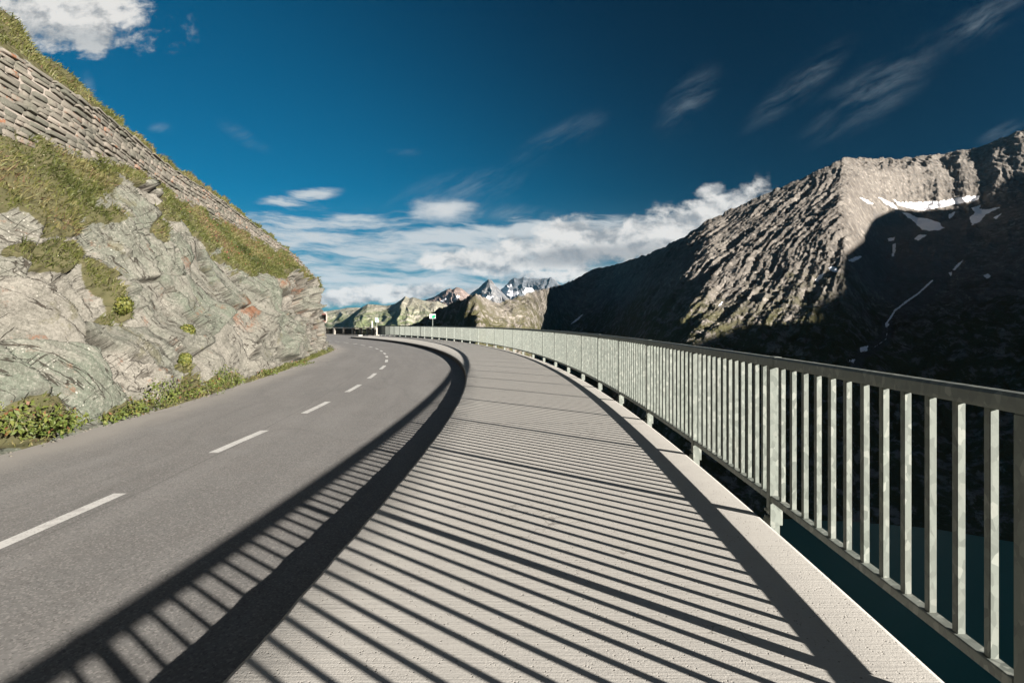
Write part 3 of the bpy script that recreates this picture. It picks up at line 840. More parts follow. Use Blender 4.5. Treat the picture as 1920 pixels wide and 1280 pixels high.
wd = (0.0035 + RNG.random(NG) * 0.004)[:, None] * (1 + root[:, 1:2] / 16)
droop = np.array([0.25, 0, -0.55])
v0 = root - side * wd; v1 = root + side * wd
midp = root + lean * (ln * .6)[:, None]; v2 = midp - side * wd * .7; v3 = midp + side * wd * .7
v4 = root + (lean + droop * RNG.random((NG, 1)) * .8) * ln[:, None]
V = np.stack([v0, v1, v2, v3, v4], 1).reshape(-1, 3)
b0 = np.arange(NG)[:, None] * 5
Ff = np.concatenate([b0 + [0, 1, 3], b0 + [0, 3, 2], b0 + [2, 3, 4]], 0)
rv = np.clip(0.5 + 0.55 * noise2(root[:,0]*.9, root[:,1]*.7 + root[:,2], 77) + RNG.normal(0, .18, NG), 0, 1)
tag(raw_mesh('grass', V, Ff, M['grass'], attrs=dict(rnd=np.repeat(rv, 5))), kind='stuff')

# ---- small alpine flowers in the grass
def flowers(name, mat, sel, n, size):
    idx = np.where(sel)[0]; idx = RNG.choice(idx, n)
    c = root[idx] + lean[idx] * ln[idx][:, None] * 0.9
    v = []; f = []
    for p in c:
        o = len(v); r = size * random.uniform(.6, 1.3)
        for k in range(6):
            d = [(1,0,0),(-1,0,0),(0,1,0),(0,-1,0),(0,0,1),(0,0,-1)][k]; v.append((p[0]+d[0]*r, p[1]+d[1]*r, p[2]+d[2]*r*.7))
        f += [(o+a, o+b, o+c_) for a, b, c_ in ((0,2,4),(2,1,4),(1,3,4),(3,0,4),(2,0,5),(1,2,5),(3,1,5),(0,3,5))]
    tag(raw_mesh(name, v, f, mat), kind='stuff')
rpx, rpy = proj(root)
flowers('red_flowers', M['flower'], (rpx > 330) & (rpx < 560) & (rpy < 500) & (lev[ry, rx] > 2.9) & (lev[ry, rx] < 4), 240, 0.016)
flowers('pale_flowers', M['flower2'], (rpx > 0) & (rpx < 560) & (rpy < 600), 350, 0.009)

# ---- weeds along the foot of the cliff
def surf_point(x, y):
    d = (px_ - x)**2 + (py_ - y)**2; d = np.where((C[..., 1] < 2) | (C[..., 1] > 31.5), 1e9, d)
    i = np.argmin(d); return np.unravel_index(i, d.shape)
def leafclump(name, P0, n, rad, hgt, leaf, mat, seed, stems=True, flat=1.0):
    r = np.random.default_rng(seed)
    root_o = empty(name, tuple(P0.tolist()))
    ang = r.random(n) * 2 * np.pi; rr = np.sqrt(r.random(n)) * rad
    lob = 1 + 0.45 * np.sin(ang * 3 + seed) + 0.25 * np.sin(ang * 7 + seed * 2)
    zz = r.random(n) ** 0.8 * hgt * np.clip(1.15 - (rr / rad) ** 2 * 0.8, .1, 1) * (0.75 + 0.5 * r.random(n))
    c = np.stack([np.cos(ang) * rr * lob * 0.8, np.sin(ang) * rr * lob * flat, zz], -1)
    # lean back onto the rock
    c[:, 0] -= zz * 0.25
    nrm = np.stack([np.cos(ang) * .5 + .35, np.sin(ang) * .5 - .3, np.full(n, .75)], -1) + r.normal(0, .42, (n, 3)); nrm /= np.linalg.norm(nrm, axis=1)[:, None]
    u = np.cross(nrm, r.normal(0, 1, (n, 3))); u /= np.linalg.norm(u, axis=1)[:, None]; w = np.cross(nrm, u)
    L = (leaf * (0.35 + r.random(n) ** 2 * 1.2))[:, None]
    q = [c - u * L, c - w * L * .42 - u * L * .1 + nrm * L * .12, c + u * L - nrm * L * .25, c + w * L * .42 - u * L * .1 + nrm * L * .12]
    V = np.stack(q, 1).reshape(-1, 3); Fq = np.arange(n * 4).reshape(-1, 4)
    rnd = np.clip(r.normal(.45, .25, n) + zz / hgt * .25, 0, 1)
    raw_mesh('leaves', V, Fq, mat, root_o, attrs=dict(rnd=np.repeat(rnd, 4)))
    if stems:
        mb = MB()
        for k in range(14):
            a = r.random() * 6.28; q = r.random() * rad * .6
            bm = bmesh.new(); bmesh.ops.create_cone(bm, cap_ends=False, segments=4, radius1=.006, radius2=.003, depth=hgt * .8)
            Mx = Matrix.Rotation(r.normal(0, .3), 3, 'X') @ Matrix.Rotation(r.normal(0, .3), 3, 'Y')
            mb.add(bm, (math.cos(a) * q - .03, math.sin(a) * q * flat, hgt * .33), Mx)
        mb.build('stems', M['stem'], root_o)
    return root_o
M['stem'] = m_plain('plant_stem', (0.10, 0.09, 0.035), 0.7)
weeds = [
 (20, 822, 900, .50, .30, .032, 'large yellow green weed clump at the far left where cliff meets road', 1),
 (85, 816, 600, .36, .22, .030, 'leafy green weed clump beside the leftmost one at the road edge', 2),
 (205, 786, 220, .22, .11, .026, 'low green weed clump just right of the big pale slanting slab', 3),
 (250, 772, 520, .34, .24, .028, 'mixed green weed clump with reddish leaves left of the rock hollow', 4),
 (318, 748, 640, .40, .38, .028, 'broad bright green weed clump below the round cushion plant', 5),
 (362, 740, 560, .40, .32, .026, 'tallest bright weed clump in the middle of the road edge growth', 6),
 (405, 724, 300, .34, .20, .026, 'green weed clump directly under the dark leaved shoots', 7),
 (432, 712, 420, .40, .36, .032, 'darker green leafy shoots standing at the right end of the thick growth', 8),
 (500, 699, 260, .40, .12, .030, 'thin low weeds on the gravel verge right of the thick growth', 9),
 (560, 683, 240, .50, .12, .034, 'sparse low weeds close to the blocky corner of the cliff', 10),
]
for x, y, n, rad, hg, lf, lab, sd in weeds:
    i, j = surf_point(x, y); P0 = C2[i, j].copy(); P0[2] -= 0.02
    o = leafclump('weed_clump', P0, int(n * 1.6), rad, hg, lf, M['weed'], sd, flat=1.5)
    tag(o, lab, 'plant', 'weed clumps along the foot of the cliff')
for x, y, rad, lab, sd in [(340, 628, .15, 'round yellow green cushion plant stuck on the bare middle of the rock face', 31),
                       (343, 676, .13, 'small ragged green plant in a crack just below the round cushion plant', 32),
                       (228, 572, .16, 'pale green cushion of leaves at the lower end of the diagonal grass ledge', 33)]:
    i, j = surf_point(x, y); P0 = C2[i, j] + Nn[i, j] * 0.03
    r = np.random.default_rng(sd); n = 900
    d = r.normal(0, 1, (n, 3)); d /= np.linalg.norm(d, axis=1)[:, None]
    c = d * rad * (0.75 + 0.3 * r.random((n, 1))) * [1, 1.15, 1.1]
    ro = empty('cushion_plant', tuple(P0.tolist()))
    nrm = d + r.normal(0, .3, (n, 3)); nrm /= np.linalg.norm(nrm, axis=1)[:, None]
    u = np.cross(nrm, r.normal(0, 1, (n, 3))); u /= np.linalg.norm(u, axis=1)[:, None]; w = np.cross(nrm, u); L = 0.02 * (0.6 + r.random((n, 1)))
    V = np.stack([c - u*L, c - w*L*.6, c + u*L, c + w*L*.6], 1).reshape(-1, 3)
    raw_mesh('leaves', V, np.arange(n*4).reshape(-1, 4), M['cushion'], ro, attrs=dict(rnd=np.repeat(r.random(n), 4)))
    tag(ro, lab, 'plant')

# ---- loose stones on the verge
vs = []; fs = []; rn = []
for k in range(900):
    Yk = random.uniform(4.5, 31); xk = float(left_edge(Yk)) + random.gauss(-0.12, 0.10); r = random.uniform(.008, .028) * random.choice([1, 1, 1.6])
    o = len(vs)
    for d in ((1,0,0),(-1,0,0),(0,1,0),(0,-1,0),(0,0,1),(0,0,-1)):
        q = r * random.uniform(.6, 1.2); vs.append((xk + d[0]*q, Yk + d[1]*q, ZR + r * .3 + d[2]*q*.7))
    fs += [(o+a, o+b, o+c_) for a, b, c_ in ((0,2,4),(2,1,4),(1,3,4),(3,0,4),(2,0,5),(1,2,5),(3,1,5),(0,3,5))]; rn += [random.random()] * 6
tag(raw_mesh('gravel', vs, fs, M['stone'], attrs=dict(rnd=np.array(rn))), kind='stuff')

# ------------------------------------------------------------------ steep ground under and beyond the walkway
M['slope'] = m_mountain('valley_slope', (0.13, 0.12, 0.105), (0.21, 0.195, 0.17), (0.075, 0.080, 0.035), 100, 22.0, snow=False)
line = np.r_[[(-40., -300.), (-12., -80.), (-4., -30.)], np.stack([x_out(np.arange(-13, 56, 3.)), np.arange(-13, 56, 3.)], -1),
             [(-15.2, 59), (-18.5, 62.5), (-23, 65), (-30, 68), (-60, 76), (-140, 90), (-300, 110)]]
ls = np.r_[0, np.cumsum(np.linalg.norm(np.diff(line, axis=0), axis=1))]
q = np.sort(np.r_[np.linspace(0, ls[-1], 120), np.linspace(np.interp(0, [0], [300]), ls[-8], 260)])
q = np.unique(np.clip(q, 0, ls[-1]))
LP = np.stack([np.interp(q, ls, line[:,0]), np.interp(q, ls, line[:,1])], -1)
for _ in range(6): LP[1:-1] = LP[1:-1] * .5 + (LP[:-2] + LP[2:]) * .25
T = np.gradient(LP, axis=0); T /= np.linalg.norm(T, axis=1)[:, None]; Nv = np.stack([T[:,1], -T[:,0]], -1)
dd = np.r_[-6, -1.2, -0.6, np.linspace(-.3, 12, 60), 12 + np.linspace(0, 1, 70)[1:] ** 1.5 * 190]
P = np.zeros((len(q), len(dd), 3)); P[..., :2] = LP[:, None] + Nv[:, None] * dd[None, :, None]
zz = np.where(dd < 0.3, -0.55 + 0 * dd, -0.55 - (dd - .3) * 1.05 - np.clip(dd - 1, 0, 3) * .5)
zz = np.where(dd > 12, zz + (dd - 12) * 0.15, zz)
P[..., 2] = zz[None] + fbm(P[...,0] * .12, P[...,1] * .12, 5, 12) * np.clip(dd, 0, 25)[None] * .22 + fbm(P[...,0] * 1.1, P[...,1] * 1.1, 4, 14) * np.clip(dd, 0, 1.5)[None] * .3
P[..., 2] = np.where(dd[None] < 0.3, np.minimum(P[..., 2], -0.5), P[..., 2])
P[..., 2] = np.maximum(P[..., 2], -133)
slope = grid_mesh('slope', P, M['slope'], smooth=True, attrs=None, flip=True); tag(slope, kind='structure')

# lake and valley floor
mw, b = new_mat('lake_water'); p = geo('Position')
setb(b, mixc(noise(p, 0.01, 3), (0.060, 0.200, 0.150), (0.075, 0.235, 0.175)), 0.35, normal=bump(noise(p, 0.35, 5, 0.6), 0.12, 0.3), spec=0.05)
M['water'] = mw
n = 24
v = [(x, y, -130.0) for x, y in [(60,-900),(900,-900),(1100,-200),(900,250),(420,420),(220,420),(60,380),(60,0)]]
lake = raw_mesh('lake', v, [list(range(8))], M['water']); tag(lake, kind='structure')
M['floor'] = m_mountain('valley_ground', (0.09, 0.085, 0.07), (0.13, 0.12, 0.10), (0.06, 0.07, 0.03), 100, 2.0, snow=False)
v = [(-16000,-4000,-131.5),(9000,-4000,-131.5),(9000,15500,-131.5),(-16000,15500,-131.5)]
g = raw_mesh('ground', v, [[0,1,2,3]], M['floor']); tag(g, kind='structure')

# ------------------------------------------------------------------ main mountain
M['mtn'] = m_mountain('mountain_rock', (0.120, 0.106, 0.092), (0.170, 0.152, 0.132), (0.100, 0.094, 0.045), 38)
sk = np.array([(400,660),(600,640),(700,622),(770,609),(790,600),(820,582),(850,566),(870,560),(890,553),(905,555),(920,563),(938,566),(960,560),(990,549),(1020,540),(1050,534),(1085,519),
   (1110,505),(1150,497),(1200,482),(1240,465),(1280,445),(1300,432),(1330,410),(1385,385),(1440,362),(1500,335),(1560,308),(1583,296),(1600,295),(1640,297),(1700,297),(1730,292),(1780,285),
   (1840,275),(1880,258),(1920,242),(1990,225),(2100,200),(2260,190),(2500,210)], float)
AX = (sk[:,0] - XC) / F; EL = (YH - sk[:,1]) / F
yc_k = np.array([(-.56,1300),(-.19,1180),(-.10,1060),(-.066,980),(-.03,1060),(0.0,1150),(.045,1330),(.09,2000),(.13,2350),(.19,2250),(.25,1750),(.30,1480),(.42,1500),(.55,1590),(.62,1640),(.66,1760),(.72,1960),(.8,2080),(.9,2080),(1.0,2040),(1.3,1850),(1.54,1800)])
yb_k = np.array([(-.56,900),(-.19,850),(-.10,740),(-.066,600),(-.03,650),(0.0,700),(.045,860),(.09,1450),(.14,1450),(.19,950),(.24,520),(.30,350),(.42,335),(.57,335),(.75,325),(.96,300),(1.2,290),(1.54,300)])
def mtn_height(a, Y):
    ad = a + (.016 * fbm(Y / 170, a * 6, 4, 88, .6)) * sstep(.22, .12, a)
    yc = smooth_interp(yc_k[:,0], yc_k[:,1], ad); yb = smooth_interp(yb_k[:,0], yb_k[:,1], ad)
    el = np.interp(a, AX, EL)
    aw = a + 0.05 * np.clip(1 - (Y - yb) / (yc - yb), 0, 1) * sstep(.25, .0, a); el = np.where(a < .25, np.interp(aw, AX, EL), el)
    X = a * Y
    t = (Y - yb) / (yc - yb); tc = np.clip(t, 0, 1)
    zc = EYE + el * yc
    g0 = 0.45 * tc + 0.55 * tc ** 1.35
    cir = sstep(.61, .70, a)                       # cirque with bench and head wall
    gc = np.interp(tc, [0, .35, .60, .74, .80, .90, 1.0], [0, .22, .43, .56, .66, .88, 1.0])
    g_ = g0 * (1 - cir) + gc * cir
    z = -136 + (zc + 136) * g_
    beyond = np.clip(t - 1, 0, 9)
    z = z - beyond * (yc - yb) * 0.75
    env = sstep(0.0, .12, tc) * sstep(1.0, .90, tc)
    acr = .74 * X - .67 * Y; alg = .67 * X + .74 * Y
    w_ = fbm(X / 420, Y / 420, 2, 5) * 26
    left = 1 - cir
    rib = ridged((acr + w_) / 90, alg / 800, 2, 7) - .4
    rib2 = ridged((acr + w_ * 1.3) / 30, alg / 330, 3, 9) - .4
    rib3 = ridged((acr + w_ * 1.3) / 11, alg / 90, 3, 10) - .4
    w2_ = fbm(X / 26, Y / 26, 4, 6, .65) * 3.2; mod_ = 0.25 + 1.3 * sstep(-.25, .4, fbm(X / 170, Y / 170, 3, 8))
    rib2 = (ridged((acr + w_ * 1.3 + w2_) / 32, alg / 420, 4, 9, .5) - .4) * mod_; rib3 = (ridged((acr + w_ + w2_ * 1.5) / 12.5, alg / 130, 3, 10, .55) - .4) * (1.7 - mod_)
    k_ = 0.45 + 0.75 * sstep(.2, .3, a) + 2.0 * sstep(.055, .03, a)
    z = z + env * left * (rib * 8 + rib2 * 8.0 + rib3 * 3.4) * k_ * (1 - .35 * sstep(.5, .2, tc))
    tz = z / 17 + fbm(X / 60, Y / 60, 3, 86) * 1.5; z = z + env * left * (sstep(.55, .95, tz % 1) - tz % 1) * 4.5 * sstep(-.15, .3, fbm(X / 90, Y / 90, 3, 87))
    # strata streaks low on the lit spur
    low_ = sstep(.55, .2, tc)
    z = z + env * left * low_ * (ridged((alg + 1.6 * z) / 20, acr / 90, 3, 15) - .3) * 5
    bl_ = fbm(X / 40, Y / 40, 5, 17, .62); z = z + env * left * bl_ * 6
    f1_, f2_, ci_, dxx, dyy = worley(acr / 12, alg / 26, 19)
    z = z + env * (ci_ - .5) * 1.6 * (0.4 + low_) + env * (dxx * (ci_ - .4) * 2.0)
    wallm = cir * sstep(.70, .80, tc) * sstep(1.02, .96, tc)
    z = z + wallm * ((ridged(a * 17 + z / 900 + fbm(a * 9, z / 120, 3, 22) * .5, z / 500, 4, 21) - .45) * 20 + fbm(X / 25, z / 25, 4, 23) * 12)
    z = z + cir * sstep(0, .1, tc) * sstep(.74, .6, tc) * (fbm(X / 120, Y / 120, 6, 25, .6) * 26 + (ridged(acr / 50, alg / 300, 4, 27) - .4) * 10)
    z = z + sstep(0, .05, tc) * (fbm(X / 60, Y / 60, 5, 35) * 5 + fbm(X / 14, Y / 14, 4, 37, .6) * 2.6) * sstep(1.25, 1.0, t)
    z = z + np.exp(-((t - 1) / .03) ** 2) * fbm(a * 60, a * 0, 5, 44, .65) * 9
    return z
na, nr = 1300, 620
A = np.linspace(-.56, 1.42, na)
tt = np.concatenate([np.linspace(-0.02, 1.0, 540), 1.0 + np.linspace(0, 1, 81)[1:] ** 1.6 * 0.9])
a2 = np.ones((len(tt), 1)) * A[None]
ycg = smooth_interp(yc_k[:,0], yc_k[:,1], A); ybg = smooth_interp(yb_k[:,0], yb_k[:,1], A)
Zmin = -133
Yg = ybg[None] + tt[:, None] * (ycg - ybg)[None]
Zg = np.maximum(mtn_height(a2, Yg), Zmin)
Pm = np.stack([a2 * Yg, Yg, Zg], -1)
mx, my = proj(Pm)
# snow fields (their own shapes on the mountainside)
snow = np.zeros(mx.shape)
vis_t = (tt[:, None] <= 1.02) * np.ones_like(mx)
wob = fbm(Pm[...,0] / 30, Pm[...,1] / 30, 4, 66) * 7
SN = [[(1672,372),(1686,380),(1704,380),(1760,378),(1800,370),(1838,366),(1834,374),(1800,382),(1762,389),(1726,395),(1704,390),(1684,384)],
 [(1648,370),(1662,376),(1674,382),(1686,394),(1676,390),(1660,382)],[(1612,370),(1624,374),(1636,382),(1626,381)],
 [(1690,398),(1704,400),(1720,408),(1742,410),(1762,418),(1764,424),(1772,427),(1760,432),(1744,433),(1727,430),(1716,418)],
 [(1820,390),(1838,384),(1836,391),(1852,393),(1877,388),(1862,396),(1846,404),(1838,416),(1822,422),(1818,408),(1828,398)],
 [(1778,402),(1792,396),(1788,404),(1780,411)],[(1714,448),(1722,440),(1738,440),(1732,445),(1722,451)],
 [(1664,447),(1678,445),(1676,451),(1666,452)],[(1590,489),(1604,481),(1618,480),(1610,486),(1598,491)],[(1552,502),(1560,499),(1571,502),(1570,510),(1560,508)],
 [(1528,526),(1536,516),(1545,512),(1540,522),(1532,528)],[(1674,458),(1680,456),(1679,470),(1675,482),(1672,480)],[(1786,506),(1796,494),(1806,488),(1798,499),(1790,506)],
 [(1843,516),(1852,513),(1858,517),(1850,523)],[(1778,512),(1785,510),(1783,517)],[(1070,608),(1080,598),(1094,588),(1084,600)],[(1345,573),(1356,565),(1350,575)],
 [(1612,652),(1628,648),(1626,656),(1612,660)],[(1592,676),(1604,672),(1600,680)],[(1862,408),(1878,400),(1868,411)],[(1660,606),(1668,606),(1666,612),(1660,612)],[(1680,1002),(1690,996),(1720,999),(1742,1008),(1730,1013),(1700,1011)]]
wx_ = fbm(Pm[...,0] / 22, Pm[...,2] / 22, 3, 67) * 4
for poly in SN:
    w = 0.3 if len(poly) > 8 or poly[0][1] > 900 else 0.12
    snow = np.maximum(snow, in_poly(mx + wx_ * w * 2, my + wob * w, poly) * vis_t)
def polyline_mask(pts, wid):
    r = np.zeros(mx.shape)
    for (x1, y1), (x2, y2) in zip(pts[:-1], pts[1:]):
        L2 = (x2-x1)**2 + (y2-y1)**2; u = np.clip(((mx-x1)*(x2-x1) + (my-y1)*(y2-y1)) / L2, 0, 1)
        d = np.hypot(mx - x1 - u*(x2-x1), my - y1 - u*(y2-y1)); r = np.maximum(r, sstep(wid, wid*.4, d))
    return r * vis_t
st = [(1748,526),(1722,550),(1700,565),(1678,582),(1668,598),(1662,606)]
snow = np.maximum(snow, polyline_mask(st, 2.6) * .85)
talus = np.maximum.reduce([polyline_mask([(1662,606),(1665,620),(1661,636),(1640,650),(1616,662),(1600,700)], 16),
                           in_poly(mx + wob*2, my, [(1640,400),(1840,400),(1800,500),(1750,560),(1700,600),(1660,560),(1600,500)]) * .8])
stream = polyline_mask([(1662,606),(1664,620),(1661,636),(1640,650),(1620,660)], 1.8)
snow = np.maximum(snow, stream * .5)
mt = grid_mesh('mountain', Pm, M['mtn'], attrs=dict(snow=snow, talus=talus), flip=True); tag(mt, kind='structure')

# ---- ridgeline added out of frame at right, crest shaped to shade the valley
bnd = [(1200,690),(1297,641),(1417,603),(1479,588),(1527,562),(1565,483),(1618,452),(1642,408),(1680,392),(1719,397),(1786,393),(1838,373),(1862,356),(1886,336),(1925,325)]
u0 = 1150.0; sh = []
for x, y in bnd:
    j = int(np.argmin(abs(A - (x - XC) / F))); e = (Pm[:, j, 2] - EYE) / Pm[:, j, 1]
    k = np.where(e[:540] >= (YH - y) / F)[0]
    if not len(k): continue
    p = Pm[k[0], j]; u = p[0]*SUN_H[0] + p[1]*SUN_H[1]; s = p[0]*0.615 + p[1]*0.789
    sh.append((s, p[2] + TAN_E * (u0 - u)))
sh = np.array(sorted(sh)); print('caster', sh.round(0).tolist())
sk_s = np.r_[sh[0,0] - 900, sh[0,0] - 300, sh[:,0], sh[-1,0] + 600, sh[-1,0] + 1500]
sk_h = np.r_[-130, sh[0,1] * .9, sh[:,1], sh[-1,1], sh[-1,1] * .5]
sg = np.linspace(sk_s[0], sk_s[-1], 260); hg = np.interp(sg, sk_s, sk_h)
ug = np.linspace(-1, 1, 41)
P = np.zeros((len(sg), len(ug), 3))
wdt = np.maximum(hg + 135, 20) * 1.25
for j, uu in enumerate(ug):
    U = u0 + (uu * wdt if uu > 0 else uu * wdt * .75)
    Z = -133 + (hg + 133) * (1 - abs(uu)) ** 1.05
    P[:, j, 0] = U * SUN_H[0] + sg * 0.615; P[:, j, 1] = U * SUN_H[1] + sg * 0.789
    P[:, j, 2] = Z + (fbm(sg / 90, np.full(len(sg), U.mean() / 90), 4, 5) * 25 * (abs(uu) > .02))
rd = grid_mesh('shadow_ridge', P, M['mtn'], flip=False, attrs=dict(snow=np.zeros(P.shape[:2]), talus=np.zeros(P.shape[:2]))); tag(rd, kind='structure')

# ------------------------------------------------------------------ far ranges
def far_range(name, pts, Yc, front, mat, amp, seed, ext=(-1.3, .35), zb=-600, gul=220, snow_polys=(), na=500, nr=160, tilt=0.0, shape=1.0):
    pts = np.array(pts, float); a_k = (pts[:,0] - XC) / F; e_k = (YH - pts[:,1]) / F
    A_ = np.linspace(max(ext[0], a_k[0]), min(ext[1], a_k[-1]), na)
    T_ = np.concatenate([np.linspace(0, 1, nr), 1 + np.linspace(0, 1, 30)[1:] * .5])
    a = np.ones((len(T_), 1)) * A_[None]; t = T_[:, None] * np.ones_like(a)
    yc = Yc * (1 + tilt * (a - a_k.mean()))
    Y = yc - front * (1 - t); X = a * Y
    tc = np.clip(t, 0, 1)
    aw = a + (1 - tc) * (0.045 + 0.10 * fbm(a * 14, t * 2.5, 4, seed + 8)) 
    zc = EYE + np.interp(aw, a_k, e_k) * yc
    z = zb + (zc - zb) * tc ** shape - np.clip(t - 1, 0, 9) * front * .6
    env = sstep(0, .1, tc) * sstep(1.0, .85, tc)
    w_ = fbm(X / gul / 2, Y / gul / 2, 3, seed) * gul * .5
    z = z + env * (ridged((X + .35 * Y + w_) / gul, (Y - .35 * X) / gul / 5, 4, seed + 1) - .35) * amp
    z = z + fbm(X / gul * 3, Y / gul * 3, 4, seed + 3) * amp * .12 * (0.35 + 0.65 * env)
    z = np.maximum(z, -133)
    P = np.stack([X, Y, z], -1); mx_, my_ = proj(P)
    sn = np.zeros(mx_.shape)
    wb = fbm(X / gul * 4, z / gul * 4, 3, seed + 6) * 3
    for pl in snow_polys: sn = np.maximum(sn, in_poly(mx_ + wb, my_ + wb * .6, pl) * (t <= 1.0))
    o = grid_mesh(name, P, mat, attrs=dict(snow=sn, talus=sn * 0), flip=True); tag(o, kind='structure'); return o
M['green'] = m_mountain('green_hill', (0.24, 0.23, 0.175), (0.30, 0.275, 0.22), (0.215, 0.245, 0.125), 90, .22)
M['red'] = m_mountain('reddish_rock', (0.15, 0.115, 0.10), (0.21, 0.165, 0.145), (0.10, 0.10, 0.05), -400, .4)
M['grey'] = m_mountain('grey_rock', (0.125, 0.125, 0.13), (0.20, 0.195, 0.19), (0.10, 0.10, 0.05), -2000, .3)
M['blue'] = m_mountain('shaded_rock', (0.07, 0.08, 0.09), (0.11, 0.115, 0.125), (0.10, 0.10, 0.05), -2000, .25)
far_range('near_hill', [(560,640),(600,615),(625,608),(640,604),(655,593),(668,583),(680,575),(690,570),(705,571),(725,573),(740,570),(752,562),(760,555),(768,559),(775,557),(790,562),(805,565),(820,564),(850,578),(880,595),(920,620),(980,650)],
          4200, 2300, M['green'], 40, 201, zb=-420, gul=240)
far_range('green_hills', [(100,600),(300,590),(500,588),(580,584),(600,584),(615,583),(635,580),(650,577),(670,576),(700,580),(740,590),(800,600)], 5200, 2000, M['green'], 45, 211, zb=-420, gul=300)
far_range('red_mountain', [(740,590),(780,570),(800,561),(815,556),(830,547),(844,540),(848,543),(856,538),(866,541),(876,549),(886,556),(900,570),(930,590)], 6500, 2200, M['red'], 170, 221, zb=-500, gul=300,
          snow_polys=[[(820,570),(832,560),(840,556),(834,563),(824,572)],[(850,562),(858,554),(862,556),(856,562)]])
far_range('pointed_peak', [(840,590),(870,562),(885,548),(898,540),(906,531),(916,523),(922,525),(930,536),(940,546),(950,556),(962,566),(980,585)], 9000, 2600, M['grey'], 260, 231, zb=-700, gul=420,
          snow_polys=[[(900,556),(906,552),(914,556),(926,556),(920,561),(908,560)]])
far_range('snowy_range', [(900,580),(930,556),(940,541),(948,537),(955,527),(964,520),(972,523),(976,522),(982,518),(990,523),(1000,522),(1014,523),(1022,521),(1028,523),(1032,519),(1040,525),(1048,532),(1080,545),(1130,560),(1250,580)],
          11500, 2800, M['blue'], 300, 241, zb=-900, gul=480,
          snow_polys=[[(936,542),(944,538),(952,538),(956,546),(968,545),(974,550),(962,555),(946,553),(938,550)],[(981,548),(986,540),(996,539),(1004,545),(1002,550),(990,547),(984,552)],[(950,536),(958,532),(960,536),(952,539)]])

# ------------------------------------------------------------------ parapet at the far end
M['wood'] = m_plain('dark_timber', (0.028, 0.024, 0.020), 0.8, amt=.3, nscale=8)
pp = [(707.5,58.3),(700.5,59.4),(690.4,60.6),(676.7,61.8),(662.6,62.9),(646,63.9),(628,64.8),(609,65.6),(588,66.4)]
pil = [np.array([(x - XC) / F * Y, Y]) for x, Y in pp]
par = empty('parapet', (float(pil[3][0]), float(pil[3][1]), 0.0)); po = pil[3]
tag(par, 'low dark parapet with pale stone pillars closing the far bend beyond the railing', 'parapet')
zb0 = -0.06
for k, c in enumerate(pil):
    nxt = pil[min(k+1, len(pil)-1)]; prv = pil[max(k-1, 0)]; d = nxt - prv; rz = math.atan2(d[1], d[0])
    R = Matrix.Rotation(rz, 3, 'Z')
    vs = []; fs = []; rn = []
    mb = MB()
    for l in range(6):
        z = zb0 + 0.07 + l * 0.135
        mb.box((c[0]-po[0] + random.uniform(-.02,.02), c[1]-po[1] + random.uniform(-.02,.02), z), (0.30 + random.uniform(-.05,.03), 0.36, 0.125), R, bev=.02)
    o = mb.build('pillar', M['pstone'] if 'pstone' in M else M.setdefault('pstone', m_plain('pillar_stone', (0.42, 0.39, 0.34), .9, nscale=12, amt=.45)), par)
for k in range(len(pil) - 1):
    a = pil[k]; c = pil[k+1]; d = c - a; L = np.linalg.norm(d); mid = (a + c) / 2; rz = math.atan2(d[1], d[0]); R = Matrix.Rotation(rz, 3, 'Z')
    mb = MB()
    for l in range(4):
        mb.box((mid[0]-po[0], mid[1]-po[1], zb0 + 0.12 + l * 0.165), (L - .2, 0.08, 0.155), R, bev=.008)
    mb.build('timber_panel', M['wood'], par)
    mb = MB(); mb.box((mid[0]-po[0], mid[1]-po[1], 0.775), (L - .004, 0.40, 0.055), R, bev=.01); mb.build('cap_stone', M['pstone'], par)
# pale kerb in front of the parapet
kl = [pil[0] + [-0.9, -1.6]] + [q + [-0.35, -1.0] for q in pil[2:]] + [np.array([-40., 66.5])]
kl = kl[1:]
kp = np.array(kl); T = np.gradient(kp, axis=0); T /= np.linalg.norm(T, axis=1)[:, None]
mb = MB(); mb.sweep([(x, y, -0.06) for x, y in kp], [(-t_[1], t_[0]) for t_ in T], [(-.25, -.1), (-.25, .07), (.5, .07), (.5, -.1)])
tag(mb.build('kerb', M['concrete']), kind='structure')

# ------------------------------------------------------------------ signs, marker post, traffic mirror
M['white'] = m_plain('white_enamel', (0.72, 0.72, 0.70), .4, amt=.04)
M['sgreen'] = m_plain('green_film', (0.0, 0.36, 0.15), .4, amt=.05)
M['mframe'] = m_plain('faded_frame', (0.42, 0.33, 0.29), .6, amt=.1)
M['redp'] = m_plain('red_paint', (0.15, 0.06, 0.045), .5, amt=.1)
M['mirror'] = m_plain('mirror_face', (0.62, 0.62, 0.62), .08, 1.0, amt=.02)
def rounded_plate(w, h, r, th, mat, name, parent, loc, seg=5):
    pts = []
    for cx, cz, a0 in ((w/2-r, h/2-r, 0), (-w/2+r, h/2-r, 90), (-w/2+r, -h/2+r, 180), (w/2-r, -h/2+r, 270)):
        for k in range(seg + 1):
            a = math.radians(a0 + 90 * k / seg); pts.append((cx + r * math.cos(a), cz + r * math.sin(a)))
    n = len(pts); v = [(x, -th/2, z) for x, z in pts] + [(x, th/2, z) for x, z in pts]
    f = [list(range(n)), list(range(n, 2*n))[::-1]] + [[k, k+n, (k+1) % n + n, (k+1) % n] for k in range(n)]
    m = bpy.data.meshes.new(name); m.from_pydata(v, [], f); m.materials.append(mat); m.update()
    bm = bmesh.new(); bm.from_mesh(m); bmesh.ops.recalc_face_normals(bm, faces=bm.faces[:]); bm.to_mesh(m); bm.free()
    o = link(bpy.data.objects.new(name, m), parent); o.location = loc; return o
